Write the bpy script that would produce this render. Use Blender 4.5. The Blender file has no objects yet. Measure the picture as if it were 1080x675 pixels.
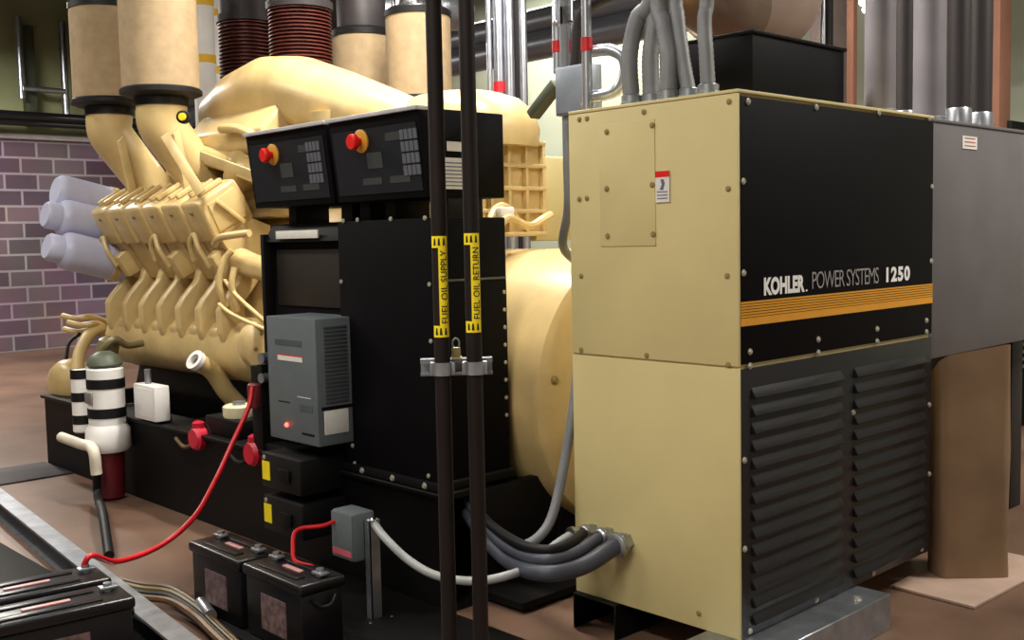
import bpy, bmesh, math, random
from mathutils import Vector, Matrix, Quaternion
random.seed(4)
R = math.radians
PI = math.pi
sc = bpy.context.scene
C = sc.collection
V = Vector

# ------------------------------------------------------------------ camera
FPX, CX, CY = 1124.0, 540.0, 337.5
EYE = V((0, 0, 1.6))
_pit = math.atan((337.5 - 251) / FPX)
_az = R(43.4)
_fw = V((math.sin(_az), math.cos(_az), 0))
_rt = V((math.cos(_az), -math.sin(_az), 0))
CF = _fw * math.cos(_pit) - V((0, 0, 1)) * math.sin(_pit)
_u = _rt.cross(CF)
CR = _rt * math.cos(0.021) - _u * math.sin(0.021)
CU = CR.cross(CF)
cam = bpy.data.cameras.new('camera')
cam.sensor_width = 36
cam.lens = 36 * FPX / 1080
cam.clip_start = 0.05
camo = bpy.data.objects.new('camera', cam)
C.objects.link(camo)
m = Matrix((CR, CU, -CF)).transposed().to_4x4()
m.translation = EYE
camo.matrix_world = m
sc.camera = camo


def at(px, py, ax, v):
    """photo pixel -> point of the plane X, Y or Z = v of the room"""
    d = CF + CR * ((px - CX) / FPX) - CU * ((py - CY) / FPX)
    i = 'XYZ'.index(ax)
    return EYE + d * ((v - EYE[i]) / d[i])


# ------------------------------------------------------------------ materials
def lin(c):
    return tuple(((x / 255) / 12.92 if x / 255 <= .04045 else ((x / 255 + .055) / 1.055) ** 2.4) for x in c) + (1,)


MATS = {}


def mat(name, rgb, rough=.5, metal=0., var=.06, scale=8., bump=0., coat=0., emit=None, estr=0., spec=.5):
    if name in MATS:
        return MATS[name]
    m = bpy.data.materials.new(name)
    m.use_nodes = True
    nt = m.node_tree
    b = nt.nodes['Principled BSDF']
    b.inputs['Roughness'].default_value = rough
    b.inputs['Metallic'].default_value = metal
    b.inputs['Specular IOR Level'].default_value = spec
    if coat:
        b.inputs['Coat Weight'].default_value = coat
    tc = nt.nodes.new('ShaderNodeTexCoord')
    n = nt.nodes.new('ShaderNodeTexNoise')
    n.inputs['Scale'].default_value = scale
    n.inputs['Detail'].default_value = 5
    nt.links.new(tc.outputs['Object'], n.inputs['Vector'])
    r = nt.nodes.new('ShaderNodeValToRGB')
    c = lin(rgb)
    r.color_ramp.elements[0].position = .3
    r.color_ramp.elements[1].position = .7
    r.color_ramp.elements[0].color = tuple(x * (1 - var * 2) for x in c[:3]) + (1,)
    r.color_ramp.elements[1].color = tuple(min(1, x * (1 + var)) for x in c[:3]) + (1,)
    nt.links.new(n.outputs['Fac'], r.inputs['Fac'])
    nt.links.new(r.outputs['Color'], b.inputs['Base Color'])
    if bump:
        bp = nt.nodes.new('ShaderNodeBump')
        bp.inputs['Strength'].default_value = bump
        bp.inputs['Distance'].default_value = .01
        nt.links.new(n.outputs['Fac'], bp.inputs['Height'])
        nt.links.new(bp.outputs['Normal'], b.inputs['Normal'])
    if emit:
        b.inputs['Emission Color'].default_value = lin(emit)
        b.inputs['Emission Strength'].default_value = estr
    MATS[name] = m
    return m


BEIGE = mat('beige_sheet_paint', (204, 190, 138), .5, var=.03, scale=3, spec=.3)
BEIGE_E = mat('beige_engine_paint', (202, 176, 122), .34, var=.1, scale=5, bump=.1)
BEIGE_F = mat('tan_filter_media', (160, 138, 106), .8, var=.08, scale=14, bump=.2)
BLACK = mat('black_panel_paint', (8, 7, 10), .62, var=.1, scale=6, spec=.09)
BLACK_L = mat('black_louvre_paint', (16, 15, 20), .4, var=.1, scale=6, spec=.45)
BLACK_M = mat('black_steel', (10, 9, 10), .55, var=.1, scale=6, spec=.2)
BLACK_R = mat('black_rubber', (11, 11, 13), .55, var=.1, spec=.3)
BLACK_P = mat('dark_pipe_paint', (26, 19, 18), .6, var=.1, spec=.2)
BATT = mat('battery_plastic', (17, 16, 20), .32, var=.12, scale=10, spec=.35)
GREYP = mat('grey_enamel', (96, 92, 94), .55, var=.05, scale=4)
GREYC = mat('charger_grey', (92, 100, 104), .5, var=.04, spec=.3)
GALV = mat('galvanised_steel', (168, 172, 180), .35, .85, var=.14, scale=12)
CONDUIT = mat('silver_conduit', (190, 194, 204), .28, .9, var=.08)
FLEX = mat('grey_flexible_conduit', (120, 122, 126), .5, var=.08, scale=10)
FLEXL = mat('light_flexible_conduit', (150, 152, 154), .45, var=.08, scale=10)
HOSE = mat('dark_blue_grey_hose', (62, 66, 78), .5, var=.1)
CHROME = mat('polished_metal', (214, 214, 220), .15, 1., var=.03)
BOLT = mat('bolt_metal', (196, 192, 180), .3, .6, var=.05)
BOLTB = mat('beige_bolt_paint', (150, 132, 84), .4, .2, var=.05)
RED = mat('red_insulation', (196, 22, 34), .4, var=.08)
REDC = mat('red_plastic', (190, 18, 48), .4, var=.08)
REDB = mat('red_button', (214, 24, 16), .35, var=.03)
YEL = mat('yellow_label', (238, 214, 18), .5, var=.03)
YELB = mat('yellow_band', (226, 178, 20), .5, var=.04)
GOLD = mat('yellow_ring', (196, 140, 40), .45, var=.05)
WHITE = mat('white_paint', (228, 226, 224), .45, var=.03)
LILAC = mat('pale_lilac_filter_paint', (188, 190, 216), .4, var=.04)
PAPER = mat('paper_label', (214, 212, 206), .6, var=.04, scale=30)
INK = mat('black_ink', (12, 12, 12), .6, var=.02)
RUST = mat('rusty_bellows_steel', (92, 40, 34), .45, .35, var=.2, scale=16)
LOGO = mat('logo_white', (232, 232, 232), .5, var=.02)
LOGOG = mat('logo_grey', (150, 148, 146), .5, var=.02)
ORANGE = mat('stripe_orange', (214, 150, 40), .45, var=.03)
PANELG = mat('instrument_face', (22, 25, 31), .45, var=.08, scale=20, spec=.25)
KEY = mat('keypad_grey', (84, 88, 96), .5, var=.05)
CARD = mat('brown_cardboard', (132, 106, 80), .85, var=.12, scale=3, bump=.15)
PLY = mat('plywood_sheet', (176, 150, 134), .8, var=.08, scale=4)
TERRA = mat('orange_brown_paint', (150, 104, 84), .75, var=.08, scale=3)
TAN = mat('tan_insulation', (150, 130, 118), .8, var=.12, scale=2)
DUCT = mat('dark_grey_duct', (44, 38, 40), .55, .2, var=.1, scale=2)
DUCTL = mat('grey_riser_paint', (112, 108, 114), .55, .1, var=.08, scale=3)
LED = mat('red_indicator', (255, 60, 40), .4, emit=(255, 60, 50), estr=6)
TUBE = mat('fluorescent_tube', (255, 255, 255), .4, emit=(255, 246, 230), estr=9)
BROWNC = mat('brown_cable', (88, 62, 36), .5, var=.15)
DKRED = mat('dark_red_paint', (96, 16, 28), .45, var=.1)
OLIVE = mat('dark_olive_paint', (70, 76, 60), .5, var=.1)


def brick_mat():
    m = bpy.data.materials.new('dark_masonry_block')
    m.use_nodes = True
    nt = m.node_tree
    b = nt.nodes['Principled BSDF']
    b.inputs['Roughness'].default_value = .8
    tc = nt.nodes.new('ShaderNodeTexCoord')
    sp = nt.nodes.new('ShaderNodeSeparateXYZ')
    cb = nt.nodes.new('ShaderNodeCombineXYZ')
    nt.links.new(tc.outputs['Object'], sp.inputs[0])
    nt.links.new(sp.outputs['X'], cb.inputs['X'])
    nt.links.new(sp.outputs['Z'], cb.inputs['Y'])
    br = nt.nodes.new('ShaderNodeTexBrick')
    br.inputs['Color1'].default_value = lin((134, 112, 126))
    br.inputs['Color2'].default_value = lin((92, 74, 90))
    br.inputs['Mortar'].default_value = lin((178, 166, 178))
    br.inputs['Scale'].default_value = 1
    br.inputs['Brick Width'].default_value = .5
    br.inputs['Row Height'].default_value = .25
    br.inputs['Mortar Size'].default_value = .022
    br.inputs['Mortar Smooth'].default_value = .4
    nt.links.new(cb.outputs[0], br.inputs['Vector'])
    n = nt.nodes.new('ShaderNodeTexNoise')
    n.inputs['Scale'].default_value = 1.3
    n.inputs['Detail'].default_value = 6
    nt.links.new(tc.outputs['Object'], n.inputs['Vector'])
    mx = nt.nodes.new('ShaderNodeMixRGB')
    mx.blend_type = 'MULTIPLY'
    mx.inputs['Fac'].default_value = .6
    nt.links.new(br.outputs['Color'], mx.inputs['Color1'])
    nt.links.new(n.outputs['Color'], mx.inputs['Color2'])
    nt.links.new(mx.outputs['Color'], b.inputs['Base Color'])
    bp = nt.nodes.new('ShaderNodeBump')
    bp.inputs['Strength'].default_value = .4
    bp.inputs['Distance'].default_value = .01
    bp.invert = True
    nt.links.new(br.outputs['Fac'], bp.inputs['Height'])
    nt.links.new(bp.outputs['Normal'], b.inputs['Normal'])
    return m


def floor_surface():
    m = bpy.data.materials.new('sealed_concrete')
    m.use_nodes = True
    nt = m.node_tree
    b = nt.nodes['Principled BSDF']
    tc = nt.nodes.new('ShaderNodeTexCoord')
    n = nt.nodes.new('ShaderNodeTexNoise')
    n.inputs['Scale'].default_value = .9
    n.inputs['Detail'].default_value = 8
    n.inputs['Roughness'].default_value = .6
    nt.links.new(tc.outputs['Object'], n.inputs['Vector'])
    r = nt.nodes.new('ShaderNodeValToRGB')
    r.color_ramp.elements[0].position = .3
    r.color_ramp.elements[0].color = lin((84, 63, 50))
    r.color_ramp.elements[1].position = .72
    r.color_ramp.elements[1].color = lin((138, 109, 92))
    nt.links.new(n.outputs['Fac'], r.inputs['Fac'])
    nt.links.new(r.outputs['Color'], b.inputs['Base Color'])
    b.inputs['Roughness'].default_value = .38
    bp = nt.nodes.new('ShaderNodeBump')
    bp.inputs['Strength'].default_value = .08
    nt.links.new(n.outputs['Fac'], bp.inputs['Height'])
    nt.links.new(bp.outputs['Normal'], b.inputs['Normal'])
    return m


BRICK = brick_mat()
FLOOR = floor_surface()
WALLG = mat('olive_green_wall_panel', (150, 154, 116), .7, var=.12, scale=.8)
WALLW = mat('pale_green_wall_paint', (166, 172, 152), .75, var=.05, scale=1)
CEIL = mat('dark_deck_ceiling', (40, 34, 34), .8, var=.2, scale=2)
WALLD = mat('plain_wall_paint', (150, 148, 140), .8, var=.05, scale=1)


# ------------------------------------------------------------------ mesh builder
def catmull(pts, n=8):
    P = [V(p) for p in pts]
    if len(P) < 3:
        return P
    P = [P[0] * 2 - P[1]] + P + [P[-1] * 2 - P[-2]]
    out = []
    for i in range(1, len(P) - 2):
        p0, p1, p2, p3 = P[i - 1:i + 3]
        for k in range(n):
            t = k / n
            out.append(.5 * ((2 * p1) + (p2 - p0) * t + (2 * p0 - 5 * p1 + 4 * p2 - p3) * t * t + (3 * p1 - p0 - 3 * p2 + p3) * t ** 3))
    out.append(P[-2])
    return out


def basis(d):
    d = V(d).normalized()
    a = V((0, 0, 1)) if abs(d.z) < .9 else V((1, 0, 0))
    x = a.cross(d).normalized()
    return x, d.cross(x), d


class MB:
    def __init__(s):
        s.bm = bmesh.new()

    def poly(s, vs, faces, bev=0., seg=2):
        bv = [s.bm.verts.new(V(v)) for v in vs]
        fs = [s.bm.faces.new([bv[i] for i in f]) for f in faces]
        bmesh.ops.recalc_face_normals(s.bm, faces=fs)
        if bev > 0:
            es = list({e for f in fs for e in f.edges})
            bmesh.ops.bevel(s.bm, geom=es, offset=bev, segments=seg, profile=.5, affect='EDGES', clamp_overlap=True)
        return s

    def box(s, x0, x1, y0, y1, z0, z1, bev=0., M=None, seg=2):
        vs = [V((x, y, z)) for x in (x0, x1) for y in (y0, y1) for z in (z0, z1)]
        if M:
            vs = [M @ v for v in vs]
        return s.poly(vs, [(0, 1, 3, 2), (4, 6, 7, 5), (0, 4, 5, 1), (2, 3, 7, 6), (0, 2, 6, 4), (1, 5, 7, 3)], bev, seg)

    def bar(s, p0, p1, w, h, bev=0., up=None):
        p0, p1 = V(p0), V(p1)
        x, y, d = basis(p1 - p0)
        if up is not None:
            x = V(up).cross(d).normalized(); y = d.cross(x)
        L = (p1 - p0).length
        M = Matrix((x, y, d)).transposed().to_4x4(); M.translation = p0
        return s.box(-w / 2, w / 2, -h / 2, h / 2, 0, L, bev, M)

    def lathe(s, prof, p0, d, seg=24, M=None):
        x, y, d = basis(d)
        p0 = V(p0)
        rings = []
        for r, t in prof:
            if r < 1e-6:
                rings.append([s.bm.verts.new(p0 + d * t)])
            else:
                rings.append([s.bm.verts.new(p0 + d * t + (x * math.cos(a) + y * math.sin(a)) * r) for a in [2 * PI * k / seg for k in range(seg)]])
        fs = []
        for a, b in zip(rings, rings[1:]):
            for k in range(seg):
                l = (k + 1) % seg
                if len(a) == 1 and len(b) == 1:
                    continue
                if len(a) == 1:
                    fs.append(s.bm.faces.new((a[0], b[l], b[k])))
                elif len(b) == 1:
                    fs.append(s.bm.faces.new((a[k], a[l], b[0])))
                else:
                    fs.append(s.bm.faces.new((a[k], a[l], b[l], b[k])))
        bmesh.ops.recalc_face_normals(s.bm, faces=fs)
        return s

    def cyl(s, p0, p1, r, r2=None, seg=20, ch=0.):
        L = (V(p1) - V(p0)).length
        r2 = r if r2 is None else r2
        if ch:
            pr = [(0, 0), (r - ch, 0), (r, ch), (r2, L - ch), (r2 - ch, L), (0, L)]
        else:
            pr = [(0, 0), (r, 0), (r2, L), (0, L)]
        return s.lathe(pr, p0, V(p1) - V(p0), seg)

    def pipe(s, p0, p1, r, ri, seg=20):
        L = (V(p1) - V(p0)).length
        return s.lathe([(ri, 0), (r, 0), (r, L), (ri, L), (ri, 0)], p0, V(p1) - V(p0), seg)

    def tube(s, pts, r, seg=10, n=8, smooth=True, ripple=0., cap=True):
        P = catmull(pts, n) if smooth else [V(p) for p in pts]
        if ripple:
            Q = []
            for a, b in zip(P, P[1:]):
                k = max(1, int((b - a).length / .008))
                Q += [a.lerp(b, i / k) for i in range(k)]
            P = Q + [P[-1]]
        T = [(P[min(i + 1, len(P) - 1)] - P[max(i - 1, 0)]).normalized() for i in range(len(P))]
        x, y, _ = basis(T[0])
        rings = []
        for i, p in enumerate(P):
            if i:
                q = T[i - 1].rotation_difference(T[i])
                x = q @ x
            yy = T[i].cross(x).normalized()
            rr = r(i / (len(P) - 1)) if callable(r) else r
            if ripple and i % 2:
                rr *= 1 - ripple
            rings.append([s.bm.verts.new(p + (x * math.cos(a) + yy * math.sin(a)) * rr) for a in [2 * PI * k / seg for k in range(seg)]])
        fs = []
        for a, b in zip(rings, rings[1:]):
            for k in range(seg):
                l = (k + 1) % seg
                fs.append(s.bm.faces.new((a[k], a[l], b[l], b[k])))
        if cap:
            fs.append(s.bm.faces.new(rings[0])); fs.append(s.bm.faces.new(rings[-1]))
        bmesh.ops.recalc_face_normals(s.bm, faces=fs)
        return s

    def prism(s, poly, ax, a, b, bev=0., seg=2):
        """polygon in the two axes other than ax (in XYZ order), extruded from a to b"""
        def mk(u, v, w):
            return {'X': (w, u, v), 'Y': (u, w, v), 'Z': (u, v, w)}[ax]
        n = len(poly)
        vs = [mk(u, v, a) for u, v in poly] + [mk(u, v, b) for u, v in poly]
        fs = [tuple(range(n)), tuple(range(2 * n - 1, n - 1, -1))] + [(i, (i + 1) % n, n + (i + 1) % n, n + i) for i in range(n)]
        return s.poly(vs, fs, bev, seg)

    def loft(s, rings, cap=True):
        rr = [[s.bm.verts.new(V(p)) for p in r] for r in rings]
        n = len(rr[0])
        fs = []
        for a, b in zip(rr, rr[1:]):
            for k in range(n):
                l = (k + 1) % n
                fs.append(s.bm.faces.new((a[k], a[l], b[l], b[k])))
        if cap:
            fs.append(s.bm.faces.new(rr[0])); fs.append(s.bm.faces.new(rr[-1]))
        bmesh.ops.recalc_face_normals(s.bm, faces=fs)
        return s

    def ball(s, c, rx, ry, rz, seg=20):
        r = bmesh.ops.create_uvsphere(s.bm, u_segments=seg, v_segments=seg // 2, radius=1)
        for v in r['verts']:
            v.co = V((v.co.x * rx, v.co.y * ry, v.co.z * rz)) + V(c)
        return s

    def build(s, name, material, parent=None, ang=38, base=False):
        me = bpy.data.meshes.new(name)
        xs = [v.co for v in s.bm.verts]
        lo = V([min(p[i] for p in xs) for i in range(3)]); hi = V([max(p[i] for p in xs) for i in range(3)])
        o0 = (lo + hi) / 2
        if parent is None:
            o0.z = lo.z
        bmesh.ops.translate(s.bm, verts=s.bm.verts, vec=-o0)
        s.bm.to_mesh(me); s.bm.free()
        for p in me.polygons:
            p.use_smooth = True
        me.set_sharp_from_angle(angle=R(ang))
        me.materials.append(material)
        return place(name, me, o0, parent)


WORLD = {}


def place(name, me, loc, parent=None, rot=None):
    o = bpy.data.objects.new(name, me)
    C.objects.link(o)
    loc = V(loc)
    WORLD[o.name] = loc
    if parent is not None:
        o.parent = parent
        o.location = loc - WORLD[parent.name]
    else:
        o.location = loc
    if rot is not None:
        o.rotation_mode = 'QUATERNION'; o.rotation_quaternion = rot
    return o


def tag(o, label, cat=None, group=None):
    o['label'] = label
    if cat:
        o['category'] = cat
    if group:
        o['group'] = group
    return o


def thing(name, loc, label, cat, group=None):
    o = bpy.data.objects.new(name, None)
    o.empty_display_size = .1
    C.objects.link(o)
    o.location = loc
    WORLD[o.name] = V(loc)
    return tag(o, label, cat, group)


def struct(o):
    o['kind'] = 'structure'
    return o


_bolt = {}


def bolt(parent, p, nrm, r=.011, material=None, name='bolt'):
    material = material or BOLT
    k = (round(r, 4), material.name)
    if k not in _bolt:
        b = MB().lathe([(0, -.002), (r * 1.35, -.002), (r * 1.35, .002), (r, .003), (r * .9, r * .7), (0, r * .8)], (0, 0, 0), (0, 0, 1), 10)
        me = bpy.data.meshes.new(name)
        b.bm.to_mesh(me); b.bm.free()
        for q in me.polygons:
            q.use_smooth = True
        me.set_sharp_from_angle(angle=R(40))
        me.materials.append(material)
        _bolt[k] = me
    return place(name, _bolt[k], p, parent, V((0, 0, 1)).rotation_difference(V(nrm)))


def text_mesh(body, w, h, off=0., space=1.):
    """flat lettering fitted to w x h, centred; returns verts (2-D) and faces"""
    cu = bpy.data.curves.new('lettering', 'FONT')
    cu.body = body
    cu.offset = off
    cu.space_character = space
    cu.resolution_u = 3
    ob = bpy.data.objects.new('lettering', cu)
    C.objects.link(ob)
    dg = bpy.context.evaluated_depsgraph_get()
    me = bpy.data.meshes.new_from_object(ob.evaluated_get(dg))
    vs = [V(v.co) for v in me.vertices]; fs = [tuple(p.vertices) for p in me.polygons]
    bpy.data.objects.remove(ob); bpy.data.curves.remove(cu); bpy.data.meshes.remove(me)
    x0 = min(v.x for v in vs); x1 = max(v.x for v in vs); y0 = min(v.y for v in vs); y1 = max(v.y for v in vs)
    return [((v.x - x0) / (x1 - x0) * w - w / 2, (v.y - y0) / (y1 - y0) * h - h / 2) for v in vs], fs


def lettering(body, c, ux, uy, w, h, material, parent, name='lettering', off=0., space=1.):
    vs, fs = text_mesh(body, w, h, off, space)
    b = MB()
    bv = [b.bm.verts.new(V(c) + V(ux) * x + V(uy) * y) for x, y in vs]
    for f in fs:
        try:
            b.bm.faces.new([bv[i] for i in f])
        except ValueError:
            pass
    return b.build(name, material, parent)


def sup(cx, cz, a, b, n=4., k=40):
    out = []
    for i in range(k):
        t = 2 * PI * i / k
        c, s_ = math.cos(t), math.sin(t)
        out.append((cx + a * math.copysign(abs(c) ** (2 / n), c), cz + b * math.copysign(abs(s_) ** (2 / n), s_)))
    return out


# ------------------------------------------------------------------ the room
RX0, RX1, RY0, RY1, RZ = -2.6, 10.5, -3.0, 17.3, 5.6
struct(MB().box(RX0 - .2, RX1 + .2, RY0 - .2, RY1 + .2, -.2, 0).build('floor', FLOOR))
struct(MB().box(RX0 - .2, RX1 + .2, RY0 - .2, RY1 + .2, RZ, RZ + .2).build('ceiling', CEIL))
BZ = 3.28
struct(MB().box(RX0, RX1, RY1, RY1 + .2, 0, BZ).build('wall_back', BRICK))
struct(MB().box(RX0, RX1, RY1 + .04, RY1 + .2, BZ, RZ).build('wall_back_upper', WALLG))
struct(MB().box(RX0, RX1, RY1 - .1, RY1 + .04, BZ, BZ + .08, .01).build('trim_1', mat('pale_wall_cap', (176, 170, 176), .6)))
struct(MB().box(RX1, RX1 + .2, RY0, RY1, 0, RZ).build('wall_right', WALLW))
struct(MB().box(RX0 - .2, RX0, RY0, RY1, 0, RZ).build('wall_left', WALLD))
struct(MB().box(RX0, RX1, RY0 - .2, RY0, 0, RZ).build('wall_front', WALLD))
# ------------------------------------------------------------------ end cabinet with the lettering
XA, YA, XB, YB, ZA, ZB = 3.127, 2.154, 4.613, 2.955, .146, 2.09
ZS = 1.128
k = thing('generator_cabinet', ((XA + XB) / 2, (YA + YB) / 2, ZA), 'tall tan and black steel connection cabinet with orange stripe and white lettering', 'cabinet')
MB().box(XA + .01, XB - .01, YA + .01, YB - .01, ZA, ZB - .004, .006).build('cabinet_body', BEIGE, k)
MB().box(XA - .002, XB + .002, YA - .002, YB, ZB - .006, ZB + .006, .003).build('top_panel', BEIGE, k)
MB().box(XA, XA + .012, YA + .0, YB, ZS + .004, ZB - .008, .002).build('side_panel', BEIGE, k)
MB().box(XA, XA + .012, YA + .0, YB, ZA + .0, ZS - .003, .002).build('side_panel', BEIGE, k)
MB().box(XA + .014, XB, YA, YA + .012, ZS + .009, ZB - .016, .002).build('front_panel', BLACK, k)
lp = MB().box(XA + .014, XB, YA, YA + .012, ZA + .002, ZS - .008, .002)
for cx0, cx1 in ((XA + .075, XA + .70), (XA + .80, XB - .07)):
    for i in range(14):
        z = ZS - .075 - i * .0635
        # hooded louvre: slopes out towards its lower lip
        lp.prism([(YA + .002, z), (YA + .002, z - .045), (YA - .018, z - .043), (YA - .020, z - .038)], 'X', cx0, cx1, .002, 1)
lp.build('louvre_panel', BLACK_L, k)
# stripe
st = MB()
zt, zb = 1.389, 1.257
p0 = at(778, 319, 'Y', YA).z; p1 = at(778, 345, 'Y', YA).z
h = p0 - p1
st.box(XA + .014, XB, YA - .0022, YA + .001, p1, p1 + h * .32)
nb = 6
for i in range(nb):
    a = p1 + h * (.32 + .68 * i / nb) + h * .028
    st.box(XA + .014, XB, YA - .0022, YA + .001, a, a + h * (.68 / nb) * .70)
st.build('stripe', ORANGE, k)
def word(body, x0, x1, yb0, h, material, off, space=1.0):
    A = at(x0, yb0, 'Y', YA)
    B = at(x1, yb0, 'Y', YA)
    lettering(body, ((A.x + B.x) / 2, YA - .003, A.z + h / 2), (1, 0, 0), (0, 0, 1), B.x - A.x, h, material, k, off=off, space=space)
word('KOHLER', 805, 848, 312, .066, LOGO, .05)
word('.', 849, 851, 307.5, .008, LOGO, .02)
word('POWER SYSTEMS', 856, 926, 305, .066, LOGOG, -.008, .86)
word('1250', 934, 959, 298, .064, LOGO, .045, 1.15)
# bolts of the front face
for px, py in ((789, 107), (861, 113), (927, 119), (781, 191), (782, 288), (791, 371), (863, 358), (925, 347), (977, 338), (984, 197), (984, 275), (791, 386), (863, 372), (925, 360), (977, 350),
               (783, 486), (783, 580), (861, 635), (921, 607), (972, 579), (980, 427), (980, 500), (791, 668), (980, 125), (900, 435)):
    P = at(px, py, 'Y', YA - .001)
    if P.x > XB - .012: P.x = XB - .014
    if P.x < XA + .02: P.x = XA + .03
    P.z = max(P.z, ZA + .02)
    bolt(k, P, (0, -1, 0), .009)
for px, py in ((611, 126), (619, 125), (679, 118), (769, 107), (611, 210), (619, 209), (768, 199), (613, 291), (767, 291), (613, 369), (682, 375), (768, 385), (737, 647), (615, 600)):
    P = at(px, py, 'X', XA - .001)
    P.y = min(P.y, YB - .015)
    bolt(k, P, (-1, 0, 0), .008, BOLTB)
# small access plate
q0, q1 = at(634, 260, 'X', XA), at(692, 258, 'X', XA)
zt = at(640, 131, 'X', XA).z
ap = MB().box(XA - .004, XA + .002, q1.y, q0.y, q0.z, zt, .002).build('access_plate', BEIGE, k)
for px, py in ((640, 139), (688, 132), (640, 199), (688, 195), (641, 249), (689, 247)):
    bolt(ap, at(px, py, 'X', XA - .004), (-1, 0, 0), .009, BOLTB)
a, b = at(692, 181, 'X', XA), at(707, 213, 'X', XA)
wl = MB().box(XA - .0055, XA - .003, b.y, a.y, b.z, a.z).build('warning_label', PAPER, k)
wl['label'] = 'white warning sticker with red header'
MB().box(XA - .0065, XA - .005, b.y, a.y, a.z - .022, a.z).build('label_header', REDB, wl)
mb = MB()
cy = (a.y + b.y) / 2; cz = a.z - .05
mb.prism([(cy + .012, cz - .018), (cy - .004, cz - .02), (cy - .012, cz + .004), (cy - .006, cz + .02), (cy + .008, cz + .02), (cy + .002, cz)], 'X', XA - .0065, XA - .005)
for i in range(3):
    mb.box(XA - .0062, XA - .005, b.y + .008, a.y - .008, b.z + .012 + i * .012, b.z + .016 + i * .012)
mb.build('label_print', mat('print_grey', (92, 98, 120), .6), wl)

# support rails of the cabinet
def channel(bm, p0, L, axis, w, h, t=.012, open_side=-1):
    pass
mb = MB()
x0, x1, y0, y1 = 2.95, 3.955, 2.005, 2.30
prof = [(y0, 0), (y0, .146), (y1, .146), (y1, 0), (y1 - .012, 0), (y1 - .012, .134), (y0 + .012, .134), (y0 + .012, 0)]
mb.prism(prof, 'X', x0, x1, .003, 1)
rl = mb.build('support_rail', GALV); tag(rl, 'galvanised steel channel rail under the tall tan and black cabinet', 'steel rail', 'steel channel rails on the floor')
bolt(rl, (3.80, 2.07, .147), (0, 0, 1), .016)
mb = MB()
mb.prism([(2.72, 0), (2.72, .146), (2.95, .146), (2.95, 0), (2.94, 0), (2.94, .136), (2.73, .136), (2.73, 0)], 'X', 3.1, 4.6, .003, 1)
tag(mb.build('support_rail', BLACK_M), 'dark steel rail under the rear edge of the tall cabinet', 'steel rail', 'steel channel rails on the floor')

# hub fittings and hoses entering the tan side
hs = [((636, 562), .026), ((643, 567), .03), ((655, 573), .034)]
hose_pts = [
    [(512, 548), (545, 572), (575, 580), (600, 574), (617, 561)],
    [(512, 556), (540, 580), (572, 590), (605, 584), (634, 566)],
    [(510, 563), (535, 590), (570, 604), (612, 598), (651, 575)],
]
names = ['uppermost thin black hose curving into the tan cabinet side', 'middle dark hose curving into the tan cabinet side', 'thick lowest dark grey hose curving into the tan cabinet side']
for i, (pp, r) in enumerate(zip(hose_pts, (.020, .024, .034))):
    xs = [2.95, 2.80 + .03 * i, 2.76 + .03 * (2 - i) * .5, 2.90, XA - .055]
    pts = [at(px, py, 'X', x) for (px, py), x in zip(pp, xs)]
    pts = [V((3.02, 3.50, .50 - .05 * i))] + pts
    tip = pts[-1]
    hh = thing('power_hose', (tip.x, tip.y, min(p.z for p in pts)), names[i], 'hose', 'hoses entering the tan cabinet side')
    MB().tube(pts, r, 12).build('hose', HOSE if i else BLACK_R, hh)
    d = (pts[-1] - pts[-2]).normalized()
    f = MB().lathe([(0, 0), (r * 1.1, 0), (r * 1.35, .006), (r * 1.35, .022), (r * 1.1, .028), (0, .028)], tip - V((.015, 0, 0)), (1, 0, 0), 16)
    f.lathe([(0, 0), (r * 1.5, 0), (r * 1.5, .014), (r * 1.2, .016), (r * 1.2, .05), (0, .05)], (XA - .05, tip.y, tip.z), (1, 0, 0), 6)
    f.build('fitting', GALV, hh)
# black box on the cabinet
k2 = thing('bus_box', (4.09, 2.72, ZB + .006), 'flat black steel box sitting on top of the tall tan and black cabinet', 'box')
MB().box(3.735, 4.46, 2.50, 2.93, ZB + .006, 2.415, .005).build('box_body', BLACK, k2)
MB().box(3.725, 4.47, 2.49, 2.94, 2.405, 2.42, .004).build('box_lid', BLACK, k2)

# flexible conduits out of the cabinet top
fl = [((666, 107), [(664, 60), (672, 20), (690, -30)]), ((687, 105), [(686, 60), (690, 20), (684, -30)]), ((704, 102), [(705, 60), (701, 30), (692, -30)]), ((727, 99), [(720, 60), (715, 20), (712, -30)]), ((747, 97), [(745, 60), (743, 20), (746, -30)])]
order = ['leftmost', 'second from left', 'third from left', 'fourth from left', 'rightmost']
for i, ((bx, by), rest) in enumerate(fl):
    xb = 3.21 if i % 2 == 0 else 3.24
    b0 = at(bx, by, 'X', xb); b0.z = ZB + .006
    b0.y = min(b0.y, YB - .05)
    pts = [b0 + V((0, 0, .02))] + [at(px, py, 'X', xb + .01 + .02 * j) for j, (px, py) in enumerate(rest)]
    up = pts[-1].copy(); up.z = RZ - 2.0; pts.append(up)
    t = thing('flexible_conduit', b0, '%s of the five grey flexible conduits rising from the cabinet top' % order[i], 'conduit', 'flexible conduits on the cabinet top')
    MB().tube(pts, .034 if i < 3 else .028, 12, ripple=.06, n=6).build('conduit_tube', FLEX, t)
    MB().lathe([(0, 0), (.043, 0), (.043, .014), (.039, .016), (.039, .04), (.03, .045), (0, .045)], b0, (0, 0, 1), 12).build('connector', GALV, t)

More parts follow.
